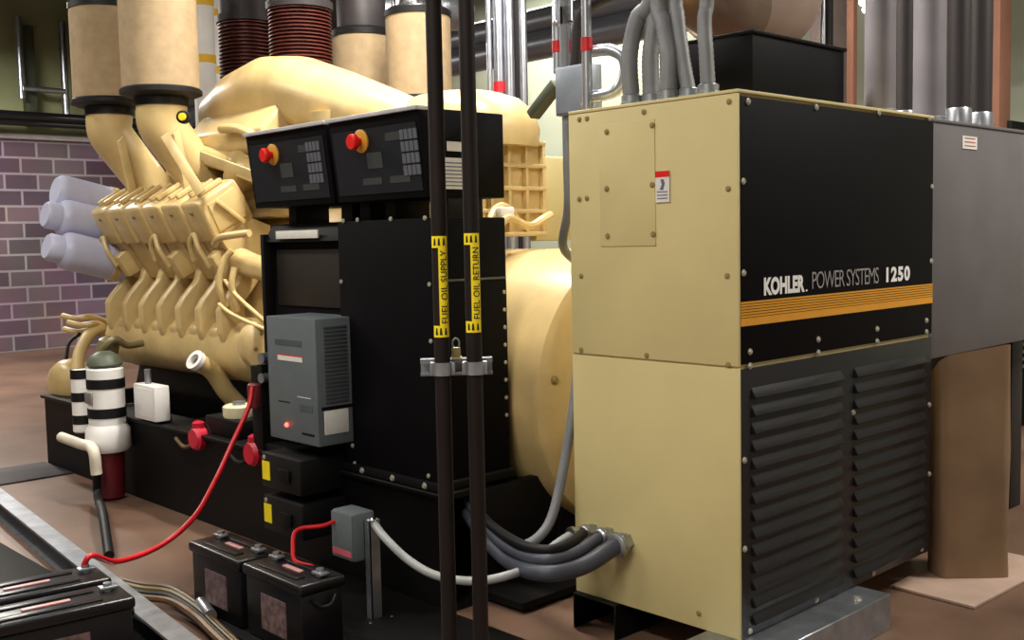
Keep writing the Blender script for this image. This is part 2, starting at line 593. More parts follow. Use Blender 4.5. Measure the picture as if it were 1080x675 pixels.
# ------------------------------------------------------------------ grey cabinet on the right, brown base, risers
g = thing('grey_cabinet', (5.45, 2.65, 1.0), 'plain grey switchgear cabinet beside the tall cabinet, small white sticker near its top', 'cabinet')
gz = at(985, 128, 'Y', 2.25).z
MB().box(4.66, 6.3, 2.25, 3.05, .995, gz, .006).build('cabinet_body', GREYP, g)
MB().box(4.655, 6.305, 2.243, 3.055, gz - .002, gz + .014, .004).build('top_panel', GREYP, g)
for x_ in (4.79, 6.14):
    MB().box(x_, x_ + .15, 2.40, 3.0, 0, .995, .004).build('leg', DUCT, g)
a, b = at(1015, 143, 'Y', 2.249), at(1030, 158, 'Y', 2.249)
l = MB().box(a.x, b.x, 2.2465, 2.2505, b.z, a.z).build('sticker', PAPER, g)
mb = MB()
for i in range(3):
    mb.box(a.x + .02, b.x - .02, 2.2455, 2.2468, b.z + .012 + i * .018, b.z + .018 + i * .018)
mb.build('sticker_print', mat('print_red', (170, 110, 100), .6), l)
# brown wrapped column
q = [(4.655, 2.12), (4.872, 1.905), (5.09, 2.03), (5.0, 2.225), (4.75, 2.235)]
mb = MB()
rings = []
def roundpoly(poly, r, n=4):
    out = []
    m_ = len(poly)
    for i in range(m_):
        p, a, b = V(poly[i]), V(poly[i - 1]), V(poly[(i + 1) % m_])
        for k_ in range(n + 1):
            t = k_ / n
            s0 = p + (a - p).normalized() * r; s1 = p + (b - p).normalized() * r
            out.append((1 - t) ** 2 * s0 + 2 * t * (1 - t) * p + t * t * s1)
    return out
rp = roundpoly(q, .035)
for z in (.014, .2, .4, .6, 1.03):
    rings.append([V((p.x + .004 * math.sin(z * 9 + i), p.y + .004 * math.cos(z * 7 + i * 1.3), z + (0 if z < 1 else .25 * (p.x - 4.655) - .9 * max(0, (p.x - 4.655) * .70 + (p.y - 2.12) * .71)))) for i, p in enumerate(rp)])
mb.loft(rings)
tag(mb.build('cardboard_wrap', CARD), 'brown cardboard wrapped pillar standing in front of the grey cabinet', 'cardboard pillar')
tag(MB().prism([(4.40, 1.86), (5.25, 1.83), (5.27, 2.22), (4.62, 2.245), (4.42, 2.245)], 'Z', .001, .014, .002, 1).build('plywood_sheet', PLY), 'thin plywood sheet on the floor under the brown cardboard pillar', 'plywood')
pts = [(5.0, 1.80, .02), (5.25, 1.72, .02), (5.6, 1.76, .02), (6.0, 1.7, .02)]
tag(MB().tube(pts, .017, 8).build('floor_cable', BLACK_R), 'black cable on the floor beside the brown cardboard pillar', 'cable')
# big grey risers standing on the grey cabinet
rz = [(928, .068, 2.40, 'leftmost pale'), (954, .048, 2.62, 'second, narrow dark gap-filling'), (980, .076, 2.42, 'third, pale'), (1011, .058, 2.40, 'fourth, dark'), (1034, .058, 2.42, 'rightmost dark')]  # narrow dark cylinder fills the gap between the pale risers
for i, (px, r, y, w) in enumerate(rz):
    P = at(px, 110, 'Y', y)
    t = thing('conduit_riser', (P.x, y, gz + .014), '%s grey vertical riser pipe standing on the grey cabinet' % w, 'riser pipe', 'riser pipes on the grey cabinet')
    MB().cyl((P.x, y, gz + .03), (P.x, y, 5.58), r, seg=24).build('pipe', DUCTL if i in (0, 2) else DUCT, t)
    MB().lathe([(0, 0), (r * 1.12, 0), (r * 1.1, (.09 if r < .06 else .035)), (r * 1.0, .1 if r < .06 else .04), (0, .1 if r < .06 else .04)], (P.x, y, gz + .014), (0, 0, 1), 24).build('collar', GALV, t)

# ------------------------------------------------------------------ two fuel pipes in front
PR = .0195
pp = []
for nm, txt, px, lab, D in (('supply', 'FUEL OIL SUPPLY', 464.5, 'left dark vertical fuel pipe marked FUEL OIL SUPPLY on yellow', 0), ('return', 'FUEL OIL RETURN', 498.5, 'right dark vertical fuel pipe marked FUEL OIL RETURN on yellow', .02)):
    P = at(px, 300, 'X', 1.66 + D * 3)
    pp.append(P)
    t = thing('fuel_pipe', (P.x, P.y, 0), lab, 'pipe', 'dark vertical fuel pipes')
    MB().cyl((P.x, P.y, 0), (P.x, P.y, 5.6), PR, seg=20).build('pipe', BLACK_P, t)
    MB().lathe([(PR * .9, 0), (.05, 0), (.05, .012), (PR * 1.2, .02), (PR * 1.2, .05), (PR * .9, .05), (PR * .9, 0)], (P.x, P.y, 0), (0, 0, 1), 20).build('floor_flange', BLACK_M, t)
    c = (EYE - P); c.z = 0; c.normalize()
    rt_ = V((0, 0, 1)).cross(c)
    def on(th, z, r):
        return V((P.x, P.y, z)) + (c * math.cos(th) + rt_ * math.sin(th)) * r
    y0, y1 = (249, 355) if nm == 'supply' else (246, 350)
    za = at(px, y0, 'X', P.x).z; zb = at(px, y1, 'X', P.x).z
    hE = (za - zb) * .115
    mb = MB()
    def patch(t0, t1, z0, z1, r, n=10):
        rings = [[on(t0 + (t1 - t0) * i / n, z, r) for i in range(n + 1)] for z in (z0, z1)]
        a_ = [mb.bm.verts.new(p) for p in rings[0]]; b_ = [mb.bm.verts.new(p) for p in rings[1]]
        for i in range(n):
            mb.bm.faces.new((a_[i], a_[i + 1], b_[i + 1], b_[i]))
    patch(R(-10), R(62), zb + hE, za - hE, PR + .0008)
    patch(R(-66), R(62), zb, zb + hE, PR + .0008)
    patch(R(-66), R(62), za - hE, za, PR + .0008)
    lb = mb.build('pipe_marker', YEL, t)
    # lettering running up the pipe
    L = (za - zb) * .72
    hw = R(48) * PR
    vs, fs = text_mesh(txt, L, hw, .006, 1.06)
    mb = MB()
    zc = (za + zb) / 2
    bv = [mb.bm.verts.new((x, y, 0)) for x, y in vs]
    for f in fs:
        mb.bm.faces.new([bv[i] for i in f])
    for i in range(1, 8):
        bmesh.ops.bisect_plane(mb.bm, geom=mb.bm.verts[:] + mb.bm.edges[:] + mb.bm.faces[:], plane_co=(0, -hw / 2 + hw * i / 8, 0), plane_no=(0, 1, 0))
    for v in mb.bm.verts:
        v.co = on(R(27) - v.co.y / PR, zc + v.co.x, PR + .0016)
    # arrow marks on the end patches
    for z0 in (zb + hE / 2, za - hE / 2):
        for th in (-34, -4, 30):
            a_ = [on(R(th - 9), z0 - hE * .3, PR + .0016), on(R(th + 9), z0 - hE * .3, PR + .0016), on(R(th + 5), z0 + hE * .3, PR + .0016), on(R(th - 5), z0 + hE * .3, PR + .0016)]
            mb.bm.faces.new([mb.bm.verts.new(p) for p in a_])
    mb.build('marker_lettering', INK, lb)
# strut with clamps
P1, P2 = pp
d = (P2 - P1); d.z = 0; L12 = d.length; d.normalize()
nrm = V((d.y, -d.x, 0))
if nrm.dot(V((EYE.x - P1.x, EYE.y - P1.y, 0))) < 0: nrm = -nrm
zc = at(468, 389, 'X', P1.x).z
t = thing('pipe_strut', (P1.x, P1.y, zc - .03), 'galvanised strut channel with clamps holding the two dark fuel pipes', 'pipe bracket')
Mx = Matrix((d, -nrm, V((0, 0, 1)))).transposed().to_4x4(); Mx.translation = V((P1.x, P1.y, zc))
mb = MB()
s0, s1 = -.055, L12 + .045
yb = PR + .003
for (a0, a1, b0, b1) in ((yb + .036, yb + .041, -.0205, .0205), (yb, yb + .041, .0175, .0205), (yb, yb + .041, -.0205, -.0175), (yb, yb + .003, .011, .0205), (yb, yb + .003, -.0205, -.011)):
    mb.box(s0, s1, a0, a1, b0, b1, 0, Mx)
mb.build('strut_channel', GALV, t)
for u in (0, L12):
    mb = MB()
    ctr = V((P1.x, P1.y, zc)) + d * u
    mb.pipe(ctr - V((0, 0, .016)), ctr + V((0, 0, .016)), PR + .004, PR + .0005, 24)
    mb.box(u - .031, u - .021, -.006, yb + .002, -.016, .016, .002, Mx)
    mb.box(u + .021, u + .031, -.006, yb + .002, -.016, .016, .002, Mx)
    cl = mb.build('pipe_clamp', GALV, t)
mb = MB()
mb.box(L12 * .45 - .013, L12 * .45 + .013, yb - .02, yb + .02, .021, .026, .001, Mx)
mb.box(L12 * .42 - .010, L12 * .42 + .012, yb - .008, yb + .008, .026, .05, .003, Mx)
mb.build('clamp_block', mat('brass_tan', (150, 138, 100), .4, .4), t)
mb = MB()
h0 = [Mx @ V((L12 * .42 + x_, yb, z_)) for x_, z_ in ((-.006, .048), (-.007, .064), (.001, .072), (.009, .064), (.008, .048))]
mb.tube(h0, .0022, 8)
mb.build('hook', GALV, t)
# ------------------------------------------------------------------ skid
SX = 2.85
sk = thing('skid_base', (3.87, 5.6, 0), 'long black steel skid under the beige engine', 'skid')
for x0, x1, s in ((SX, SX + .22, 0), (4.68, 4.90, 1)):
    xm = (x0 + x1) / 2
    MB().prism([(x0, 0), (x1, 0), (x1, .025), (xm + .012, .03), (xm + .012, .48), (x1, .49), (x1, .52), (x0, .52), (x0, .49), (xm - .012, .48), (xm - .012, .03), (x0, .025)] if s else
               [(x0, 0), (x1, 0), (x1, .025), (x0 + .03, .03), (x0 + .03, .49), (x1, .49), (x1, .52), (x0 - .03, .52), (x0 - .03, .50), (x0, .49)], 'Y', 3.0 if s else 3.44, 8.06, .003, 1).build('skid_beam', BLACK_M, sk)
for y in (3.46, 5.0, 6.2, 7.2, 8.0):
    MB().box(SX + .2, 4.70, y, y + .05, .1, .5, .004).build('cross_member', BLACK_M, sk)
MB().box(SX + .2, 4.7, 3.2, 8.06, .02, .05).build('drip_tray', BLACK_M, sk)

# ------------------------------------------------------------------ alternator
al = thing('alternator', (3.9, 3.9, .3), 'large smooth beige alternator housing between the black tower and the tan cabinet', 'alternator')
AX, AZ = 3.92, .86
AX = 3.99
MB().lathe([(.2, -.10), (.34, -.09), (.56, -.045), (.625, -.03), (.650, -.02), (.672, .0), (.680, .03), (.680, 1.28), (.66, 1.31), (.2, 1.31)], (AX, 3.36, AZ), (0, 1, 0), 96).build('stator_drum', BEIGE_E, al, 30)
MB().lathe([(0, -.16), (.12, -.16), (.14, -.15), (.14, -.09), (0, -.09)], (AX, 3.36, AZ), (0, 1, 0), 32).build('bearing_cover', BEIGE_E, al)
for x in (3.62, 4.36):
    mb = MB()
    mb.box(x - .12, x + .12, 3.42, 4.6, .05, .09, .004)
    for y in (3.45, 3.9, 4.5):
        mb.prism([(x - .1, .08), (x + .1, .08), (x + .06, .31), (x - .06, .31)], 'Y', y, y + .04)
    mb.build('mounting_foot', BLACK_M, al)
bolt(al, at(585, 401, 'Y', 3.322), (0, -1, 0), .016, BOLTB)

# ------------------------------------------------------------------ control tower
TX = 2.85
YT0 = at(452, 112, 'X', TX).y
YT1 = at(272, 240, 'X', TX).y
YTM = at(355, 240, 'X', TX).y
TXR = at(533, 240, 'Y', YT0).x
zt_m = at(445, 229, 'X', TX).z
zt_l = at(300, 236, 'X', TX).z
zbot = .50
to = thing('control_tower', ((TX + TXR) / 2, (YT0 + YT1) / 2, zbot), 'tall black steel junction enclosure behind the two dark fuel pipes', 'enclosure')
MB().box(TX + .015, TXR, YT0 + .0, YTM, zbot, zt_m - .003, .006).build('enclosure_body', BLACK, to)
MB().box(TX, TX + .016, YT0 + .01, YTM - .008, zbot + .03, zt_m - .006, .003).build('front_panel', BLACK, to)
MB().box(TX + .07, TXR, YTM, YT1, zbot, zt_l, .006).build('side_bay', BLACK, to)
MB().prism([(TX + .02, zt_l - .09), (TX + .075, zt_l), (TX + .085, zt_l), (TX + .085, zt_l - .09)], 'Y', YTM + .02, YT1 - .02, .002).build('bay_hood', BLACK_M, to)
MB().box(TX + .01, TX + .075, YT1 - .03, YT1, zbot, zt_l - .05, .003).build('bay_frame', BLACK_M, to)
MB().box(TX + .062, TX + .072, YTM + .07, YT1 - .07, 1.28, zt_l - .13, .002).build('bay_panel', mat('brown_black_panel', (36, 31, 26), .4, var=.1), to)
# seam strip and bolts
zs = at(470, 296, 'Y', YT0).z
MB().box(TX + .05, TXR - .005, YT0 - .004, YT0 + .002, zs - .006, zs + .004, .001).build('side_seam', mat('worn_steel_edge', (92, 94, 96), .4, .5), to)
MB().box(TX + .02, TXR - .004, YT0 - .003, YT0 + .002, zbot + .05, zs - .012, .001).build('side_panel', BLACK, to)
for px, py in ((362, 233), (377, 232), (412, 231), (448, 230), (355, 297), (362, 356), (368, 412), (372, 470), (375, 514), (453, 300), (456, 360), (452, 502)):
    P = at(px, py, 'X', TX - .001)
    P.y = min(max(P.y, YT0 + .025), YTM - .025); P.z = max(P.z, zbot + .06)
    bolt(to, P, (-1, 0, 0), .008)
for y in range(8):
    P = at(531, 308 + y * 18.6, 'Y', YT0 - .003)
    P.x = TXR - .02
    bolt(to, P, (0, -1, 0), .007)
a, b = at(288, 234, 'X', TX), at(332, 242, 'X', TX)
tagp = MB().box(TX + .012, TX + .022, b.y, a.y, zt_l - .075, zt_l - .035, .001)
tagp.build('name_strip', PAPER, to)
MB().box(TX - .02, TXR, YT0 - .03, YT1, .522, .56, .004).build('base_flange', BLACK_M, to)
for px, py in ((383, 530), (415, 540), (449, 552)):
    P = at(px, py, 'X', TX - .021); P.z = .541
    bolt(to, P, (-1, 0, 0), .011)
# control boxes on little posts
def control_box(y0, y1, label, keypad, estop, extra):
    zb = at(452, 209, 'X', TX).z + .004
    ztop = at(452, 113.5, 'X', TX).z
    xf = TX - .02
    t = thing('control_box', ((xf + TXR) / 2, (y0 + y1) / 2, zt_m), label, 'control box', 'generator control boxes on the black tower')
    lean = .035
    prof = [(xf + lean * .2, zb), (xf - lean, ztop - .012), (xf - lean, ztop), (TXR, ztop), (TXR, zb)]
    MB().prism(prof, 'Y', y0, y1, .005).build('box_body', BLACK, t)
    MB().box(xf - lean - .016, xf - lean + .05, y0 - .003, y1 + .003, ztop - .010, ztop + .008, .003).build('box_hood', mat('pale_glare_edge', (190, 190, 196), .35, .2), t)  # pale colour stands in for glare along the hood's top edge
    # face frame: u along -Y, v up the leaning face
    A = V((xf + lean * .2, 0, zb)); B = V((xf - lean, 0, ztop - .012))
    vv = (B - A).normalized(); nn = V((-vv.z, 0, vv.x))
    nn = nn if nn.x < 0 else -nn
    H = (B - A).length
    def face(y, v, off=0.):
        p = A + vv * v + nn * off
        return V((p.x, y, p.z))
    def plate(b, ya, yb, va, vb, o0, o1):
        vs = [face(y, v, o) for o in (o0, o1) for y in (ya, yb) for v in (va, vb)]
        b.poly(vs, [(0, 1, 3, 2), (4, 6, 7, 5), (0, 4, 5, 1), (2, 3, 7, 6), (0, 2, 6, 4), (1, 5, 7, 3)])
    mb = MB(); plate(mb, y0 + .025, y1 - .025, .03, H - .045, -.001, .004)
    fp = mb.build('instrument_panel', PANELG, t)
    def pix(px, py):
        # intersect the leaning face with a pixel ray
        dd = CF + CR * ((px - CX) / FPX) - CU * ((py - CY) / FPX)
        s_ = (A - EYE).dot(nn) / dd.dot(nn)
        P = EYE + dd * s_
        return P.y, (P - A).dot(vv)
    y, v = pix(*estop)
    rr = .052
    MB().lathe([(0, 0), (rr, 0), (rr, .006), (rr * .9, .01), (0, .01)], face(y, v, .004), nn, 28).build('button_ring', GOLD, fp)
    MB().lathe([(0, 0), (.018, 0), (.018, .028), (.036, .03), (.036, .046), (.030, .054), (0, .056)], face(y, v, .012), nn, 24).build('stop_button', REDB, fp)
    y, v = pix(*keypad)
    mb = MB()
    for r_ in range(4):
        for c_ in range(4):
            yy = y + .045 - c_ * .03; v_ = v + .075 - r_ * .05
            plate(mb, yy - .012, yy + .012, v_ - .021, v_ + .021, .004, .009)
    mb.build('keypad', KEY, fp)
    mb = MB()
    for i in range(2):
        plate(mb, y0 + .1 + i * .2, y0 + .24 + i * .2, .07, .10, .004, .006)
    plate(mb, y0 + .1, y0 + .24, H - .11, H - .075, .004, .006)
    plate(mb, (y0 + y1) / 2 - .05, (y0 + y1) / 2 + .06, .14, .21, .004, .006)
    mb.build('display', mat('dim_display', (52, 56, 58), .25), fp)
    for (ya, w) in extra:
        mb = MB(); mb.box(TX + .1, TX + .30, ya - w / 2, ya + w / 2, zt_l - .01, zb + .004, .002)
        mb.build('mounting_post', BLACK_M, t)
    return t, zb, ztop
yl = at(358, 170, 'X', TX).y
t1, zb_, ztp = control_box(yl + .03, at(270, 170, 'X', TX).y, 'left, smaller black control box with red stop button, above the grey charger', (333, 171), (289, 163), ((yl + .10, .09), (at(290, 220, 'X', TX).y, .07)))
t2, zb_, ztp = control_box(YT0, yl, 'right, larger black control box with red stop button, behind the fuel pipes', (434, 160), (382, 149), ((yl - .05, .08), (at(393, 216, 'X', TX).y, .07), (YT0 + .06, .1)))
# labels on the side of the right box
a, b = at(467, 166, 'Y', YT0), at(503, 200, 'Y', YT0)
sl = MB().box(a.x, b.x, YT0 - .003, YT0 + .001, b.z, a.z).build('data_plate', PAPER, t2)
mb = MB()
for i in range(7):
    mb.box(a.x + .01, b.x - .01 - .02 * (i % 3), YT0 - .0036, YT0 - .003, b.z + .012 + i * (a.z - b.z - .02) / 7, b.z + .017 + i * (a.z - b.z - .02) / 7)
mb.build('plate_print', mat('print_grey', (92, 98, 120), .6), sl)
a, b = at(471, 149, 'Y', YT0), at(488, 160, 'Y', YT0)
MB().box(a.x, b.x, YT0 - .003, YT0 + .001, b.z, a.z).build('data_plate', PAPER, t2)
a = at(400, 139, 'X', TX - .055)
MB().box(TX - .049, TX - .042, a.y - .03, a.y + .03, a.z - .014, a.z + .014, .002).build('small_label', KEY, t2)

# ------------------------------------------------------------------ battery charger on the left bay
CXF = 2.66
ya_ = at(334, 400, 'X', CXF).y; yb_ = at(283, 400, 'X', CXF).y
z1 = at(334, 337, 'X', CXF).z; z0 = at(336, 472, 'X', CXF).z
ch = thing('battery_charger', ((CXF + TX) / 2, (ya_ + yb_) / 2, z0), 'grey louvred battery charger with red light hung on the black enclosure', 'battery charger')
MB().box(CXF, TX + .062, ya_, yb_, z0, z1, .006).build('charger_case', GREYC, ch)
mb = MB()
n = 20
zl0 = at(350, 425, 'Y', ya_).z
for i in range(n):
    z = zl0 + (z1 - .03 - zl0) * i / n
    mb.box(CXF + .045, TX - .02, ya_ - .005, ya_ + .002, z, z + (z1 - zl0) / n * .5, .001)
mb.build('louvres', mat('vent_dark', (60, 66, 70), .5), ch)
MB().box(CXF + .02, TX, ya_ - .004, ya_ + .002, zl0 - .03, zl0 - .015, .001).build('cover_slot', BLACK_M, ch)
a, b = at(342, 434, 'Y', ya_ - .002), at(368, 455, 'Y', ya_ - .002)
MB().box(a.x, min(b.x, TX + .05), ya_ - .004, ya_ + .001, b.z, a.z, .001).build('rating_plate', PAPER, ch)
def cp(x0, y0, x1, y1):
    a, b = at(x0, y0, 'X', CXF), at(x1, y1, 'X', CXF)
    return (min(a.y, b.y), max(a.y, b.y), min(a.z, b.z), max(a.z, b.z))
def cplate(x0, y0, x1, y1, name, m, th=.002):
    a = cp(x0, y0, x1, y1)
    return MB().box(CXF - th, CXF + .002, *a).build(name, m, ch)
cplate(290, 357, 318, 366, 'meter_window', mat('meter_dark', (70, 80, 82), .3))
cplate(293, 374, 319, 382.5, 'name_strip', PAPER)
cplate(293, 373, 319, 377, 'red_strip', REDB, .003)
cplate(314, 418, 328, 421, 'bright_strip', WHITE)
cplate(316, 426, 330, 436, 'dark_window', mat('meter_dark', (70, 80, 82), .3))
cplate(294, 422, 306, 425, 'slot', BLACK_M)
cplate(319, 456, 332, 461, 'slot', BLACK_M)
P = at(303, 448, 'X', CXF)
MB().lathe([(0, 0), (.011, 0), (.011, .006), (.006, .012), (0, .013)], P, (-1, 0, 0), 14).build('indicator_light', LED, ch)

# ------------------------------------------------------------------ disconnect boxes with yellow labels low on the skid
for i, (px, py, w) in enumerate(((281, 496, 'upper'), (283, 541, 'lower'))):
    P = at(px, py, 'X', 2.60)
    t = thing('switch_box', (2.72, P.y - .12, P.z - .09), '%s of two black boxes with yellow square labels under the grey charger' % w, 'switch box', 'black boxes with yellow labels')
    MB().box(2.60, SX - .001, P.y - .30, P.y + .05, P.z - .085, P.z + .085, .012).build('box_body', BLACK_R, t)
    MB().box(2.597, 2.602, P.y - .033, P.y + .033, P.z - .045, P.z + .045).build('yellow_label', YEL, t)
    bolt(t, (2.60, P.y + .015, P.z + .062), (-1, 0, 0), .009)
    MB().box(2.585, 2.602, P.y - .22, P.y - .12, P.z - .03, P.z + .03, .006).build('switch_handle', BLACK_M, t)

# ------------------------------------------------------------------ engine
en = thing('diesel_engine', (3.87, 6.7, .52), 'large beige diesel engine with slanted rocker covers on its near side', 'engine')
Y0 = 6.04; PITCH = .272
YC = 5.46
YE0, YE1 = 5.56, Y0 + 5 * PITCH + .22
MB().prism([(3.42, .74), (4.32, .74), (4.34, .95), (4.28, 1.36), (4.24, 1.56), (4.0, 1.78), (3.74, 1.78), (3.50, 1.56), (3.46, 1.36), (3.40, .95)], 'Y', YE0, YE1, .02).build('crankcase', BEIGE_E, en)
MB().prism([(3.40, .40), (4.34, .40), (4.40, .58), (4.36, .75), (3.38, .75), (3.34, .58)], 'Y', YE0 + .02, YE1 - .02, .02).build('oil_pan', BLACK_M, en)
def mir(poly, s):
    return [(p[0], p[1]) if s > 0 else (7.74 - p[0], p[1]) for p in poly]
# rocker covers and cylinder heads on both banks
cov = [(3.03, 1.845), (3.155, 1.605), (3.42, 1.755), (3.36, 1.90), (3.285, 2.005)]
cap = [(3.10, 1.835), (3.175, 1.67), (3.37, 1.775), (3.28, 1.95)]
head = [(3.185, 1.63), (3.33, 1.37), (3.60, 1.50), (3.66, 1.66), (3.40, 1.76)]
for s in (1, -1):
    for i in range(6):
        y = Y0 + i * PITCH
        c = MB().prism(mir(cov, s), 'Y', y - .122, y + .112, .024, 3).build('rocker_cover', BEIGE_E, en, 50)
        MB().prism(mir(head, s), 'Y', y - .122, y + .118, .012).build('cylinder_head', BEIGE_E, en)
        if s > 0:
            MB().prism(cap, 'Y', y - .132, y - .117, .006).build('cover_end_plate', BEIGE_E, c)
            mb = MB()
            for yy in (-.05, .05):
                mb.bar((3.075, y + yy, 1.895), (3.235, y + yy, 1.995), .03, .03, .007)
            mb.build('cover_rib', BEIGE_E, c)
            bolt(c, (3.06, y, 1.79), (-.87, 0, -.49), .014, BOLTB)
# lower side: coolant / air log with inclined arms and dark ports between
mb = MB()
LX, LZ = 3.345, .96
mb.cyl((LX, YC + .06, LZ - .02), (LX, YE1 + .02, LZ - .02), .20, seg=32, ch=.02)
mb.build('side_manifold', BEIGE_E, en)
MB().lathe([(0, 0), (.07, 0), (.13, .012), (.155, .03), (.165, .08), (.165, .12)], (LX - .14, YC - .04, LZ + .05), (.25, 1, 0), 32).build('manifold_end_cap', BEIGE_E, en)
for i in range(3):
    th = 2.2 + i * 1.1
    bolt(en, (LX - .14 + .09 * math.cos(th), YC - .037 - .022 * math.cos(th), LZ + .05 + .09 * math.sin(th)), (0, -1, 0), .01, BOLTB)
for i in range(7):
    y = Y0 + (i - .5) * PITCH
    mb = MB()
    # web: leg, then arm leaning inwards to the head
    web = [(3.17, .96), (3.135, 1.06), (3.13, 1.20), (3.17, 1.26), (3.27, 1.37), (3.325, 1.54), (3.40, 1.54), (3.40, 1.36), (3.29, 1.23), (3.31, 1.08), (3.33, .95)]
    mb.prism(web, 'Y', y - .036, y + .036, .014)
    mb.build('manifold_arm', BEIGE_E, en, 45)
    if i < 6:
        yc = y + PITCH / 2
        mb = MB()
        mb.prism([(3.18, .94), (3.16, 1.07), (3.20, 1.10), (3.33, 1.10), (3.33, .94)], 'Y', yc - .06, yc + .06, .02)
        mb.build('port_elbow', BEIGE_E, en, 45)
        MB().cyl((3.30, yc, 1.24), (3.46, yc, 1.36), .04, seg=14).build('port_pipe', BEIGE_E, en)
        MB().pipe((3.22, yc - .02, 1.15), (3.33, yc - .02, 1.19), .052, .036, 16).build('port_flange', mat('dark_brown_paint', (96, 74, 42), .5, var=.2), en)  # flange rings a darker brown than the engine paint
# fuel lines looped in front of the heads
for i in (0, 2.0, 5.0):
    y = Y0 + i * PITCH + .06
    MB().tube([(3.13, y + .07, 1.50), (3.10, y + .06, 1.60), (3.10, y + .0, 1.66), (3.10, y - .05, 1.58), (3.16, y - .07, 1.46)], .017, 8).build('fuel_line', BEIGE_E, en)
    MB().prism([(3.14, 1.52), (3.22, 1.38), (3.34, 1.44), (3.24, 1.60)], 'Y', y - .14, y - .05, .012).build('line_bracket', BEIGE_E, en)
for pts_, r_ in (([(3.14, Y0 - .12, 1.60), (3.10, Y0 - .28, 1.64), (3.16, Y0 - .50, 1.66)], .022),
                 ([(3.30, Y0 - .14, 1.50), (3.28, Y0 - .35, 1.46), (3.28, Y0 - .75, 1.42)], .075),
                 ([(3.12, Y0 - .18, 1.24), (3.12, Y0 - .35, 1.18), (3.14, Y0 - .72, 1.10)], .012),
                 ([(3.18, Y0 - .15, 1.38), (3.16, Y0 - .35, 1.28), (3.16, Y0 - .72, 1.12)], .012),
                 ([(3.17, Y0 - .17, 1.22), (3.13, Y0 - .17, 1.36), (3.16, Y0 - .19, 1.50), (3.20, Y0 - .22, 1.56)], .02),
                 ([(3.20, Y0 - .27, 1.20), (3.16, Y0 - .27, 1.34), (3.18, Y0 - .27, 1.46)], .02)):
    MB().tube(pts_, r_, 12).build('fuel_line', BEIGE_E, en)
MB().bar((3.145, Y0 - .15, 1.86), (3.33, Y0 - .15, 1.73), .028, .03, .01).build('cover_handle', BEIGE_E, en)
# flywheel-end housing hidden behind the tower, ribbed intercooler, domed housing
MB().prism([(3.36, .55), (4.54, .55), (4.62, .9), (4.5, 1.5), (4.2, 1.8), (3.55, 1.8), (3.40, 1.5), (3.34, .9)], 'Y', YE0 - .45, YE0 + .01, .03).build('flywheel_housing', BEIGE_E, en)
MB().cyl((3.87, 4.69, .9), (3.87, YE0 - .43, .9), .55, seg=40).build('coupling_housing', BEIGE_E, en)
IX0, IX1, IY0, IY1, IZ0, IZ1 = 3.72, 4.28, 4.22, 5.1, 1.62, 2.12
mb = MB()
mb.box(IX0 + .03, IX1 - .02, IY0 + .03, IY1, IZ0, IZ1, .006)
for i in range(5):
    z = IZ0 + (IZ1 - IZ0) * i / 4
    mb.box(IX0, IX1, IY0, IY1, z - .012, z + .012, .004)
for i in range(5):
    x = IX0 + .015 + (IX1 - IX0 - .03) * i / 4
    mb.box(x - .01, x + .01, IY0 + .002, IY1, IZ0, IZ1, .003)
for i in range(7):
    y = IY0 + .015 + (IY1 - IY0 - .03) * i / 6
    mb.box(IX0 + .002, IX0 + .1, y - .01, y + .01, IZ0, IZ1, .003)
mb.build('ribbed_intercooler', BEIGE_E, en)
mb = MB()
rg = []
for z, s in ((2.10, 1.0), (2.20, 1.02), (2.30, .95), (2.37, .78), (2.415, .5), (2.425, .2)):
    rg.append([V((x, y, z)) for x, y in sup(4.0, 4.66, .36 * s, .50 * s, 2.6, 36)])
mb.loft(rg)
mb.build('intercooler_dome', BEIGE_E, en, 60)
MB().box(4.27, 4.58, 4.30, 4.36, 1.58, 2.06, .01).build('shield_plate', BEIGE, en)
MB().tube([(3.62, 3.95, 1.62), (3.75, 3.98, 1.70), (3.92, 4.0, 1.66), (4.05, 4.02, 1.70), (4.14, 4.06, 1.72)], .022, 8).build('coolant_line', BEIGE_E, en)
MB().tube([(3.60, 4.0, 1.58), (3.72, 4.05, 1.74), (3.86, 4.1, 1.76), (4.0, 4.15, 1.66)], .02, 8).build('coolant_line', BEIGE_E, en)
MB().box(3.72, 3.82, 4.0, 4.08, 1.70, 1.76, .01).build('sensor_block', WHITE, en)
# big smooth exhaust collector along the vee
mb = MB()
rg = []
for y, zc, rx, rz in ((7.05, 2.46, .06, .05), (7.0, 2.46, .17, .12), (6.85, 2.48, .25, .19), (6.55, 2.52, .30, .25), (6.2, 2.55, .31, .27), (5.9, 2.53, .30, .25), (5.5, 2.43, .27, .22), (5.05, 2.30, .23, .19), (4.75, 2.22, .19, .16), (4.6, 2.2, .1, .1)):
    rg.append([V((x, y, z)) for x, z in sup(3.80, zc, rx, rz, 2.3, 36)])
mb.loft(rg)
mb.build('exhaust_collector', BEIGE_E, en, 60)
MB().prism([(3.40, 2.16), (3.38, 2.30), (3.52, 2.46), (3.9, 2.46), (3.9, 2.16)], 'Y', 5.75, 6.75, .04, 3).build('collector_shroud', BEIGE_E, en, 50)
MB().box(3.55, 4.2, 5.0, 7.4, 1.76, 2.22, .03).build('vee_cover', BEIGE_E, en)
for y_, z_ in ((5.35, 2.36), (4.95, 2.28)):
    MB().cyl((3.62, y_, 2.0), (3.62, y_, z_), .12, seg=20).build('exhaust_runner', BEIGE_E, en)
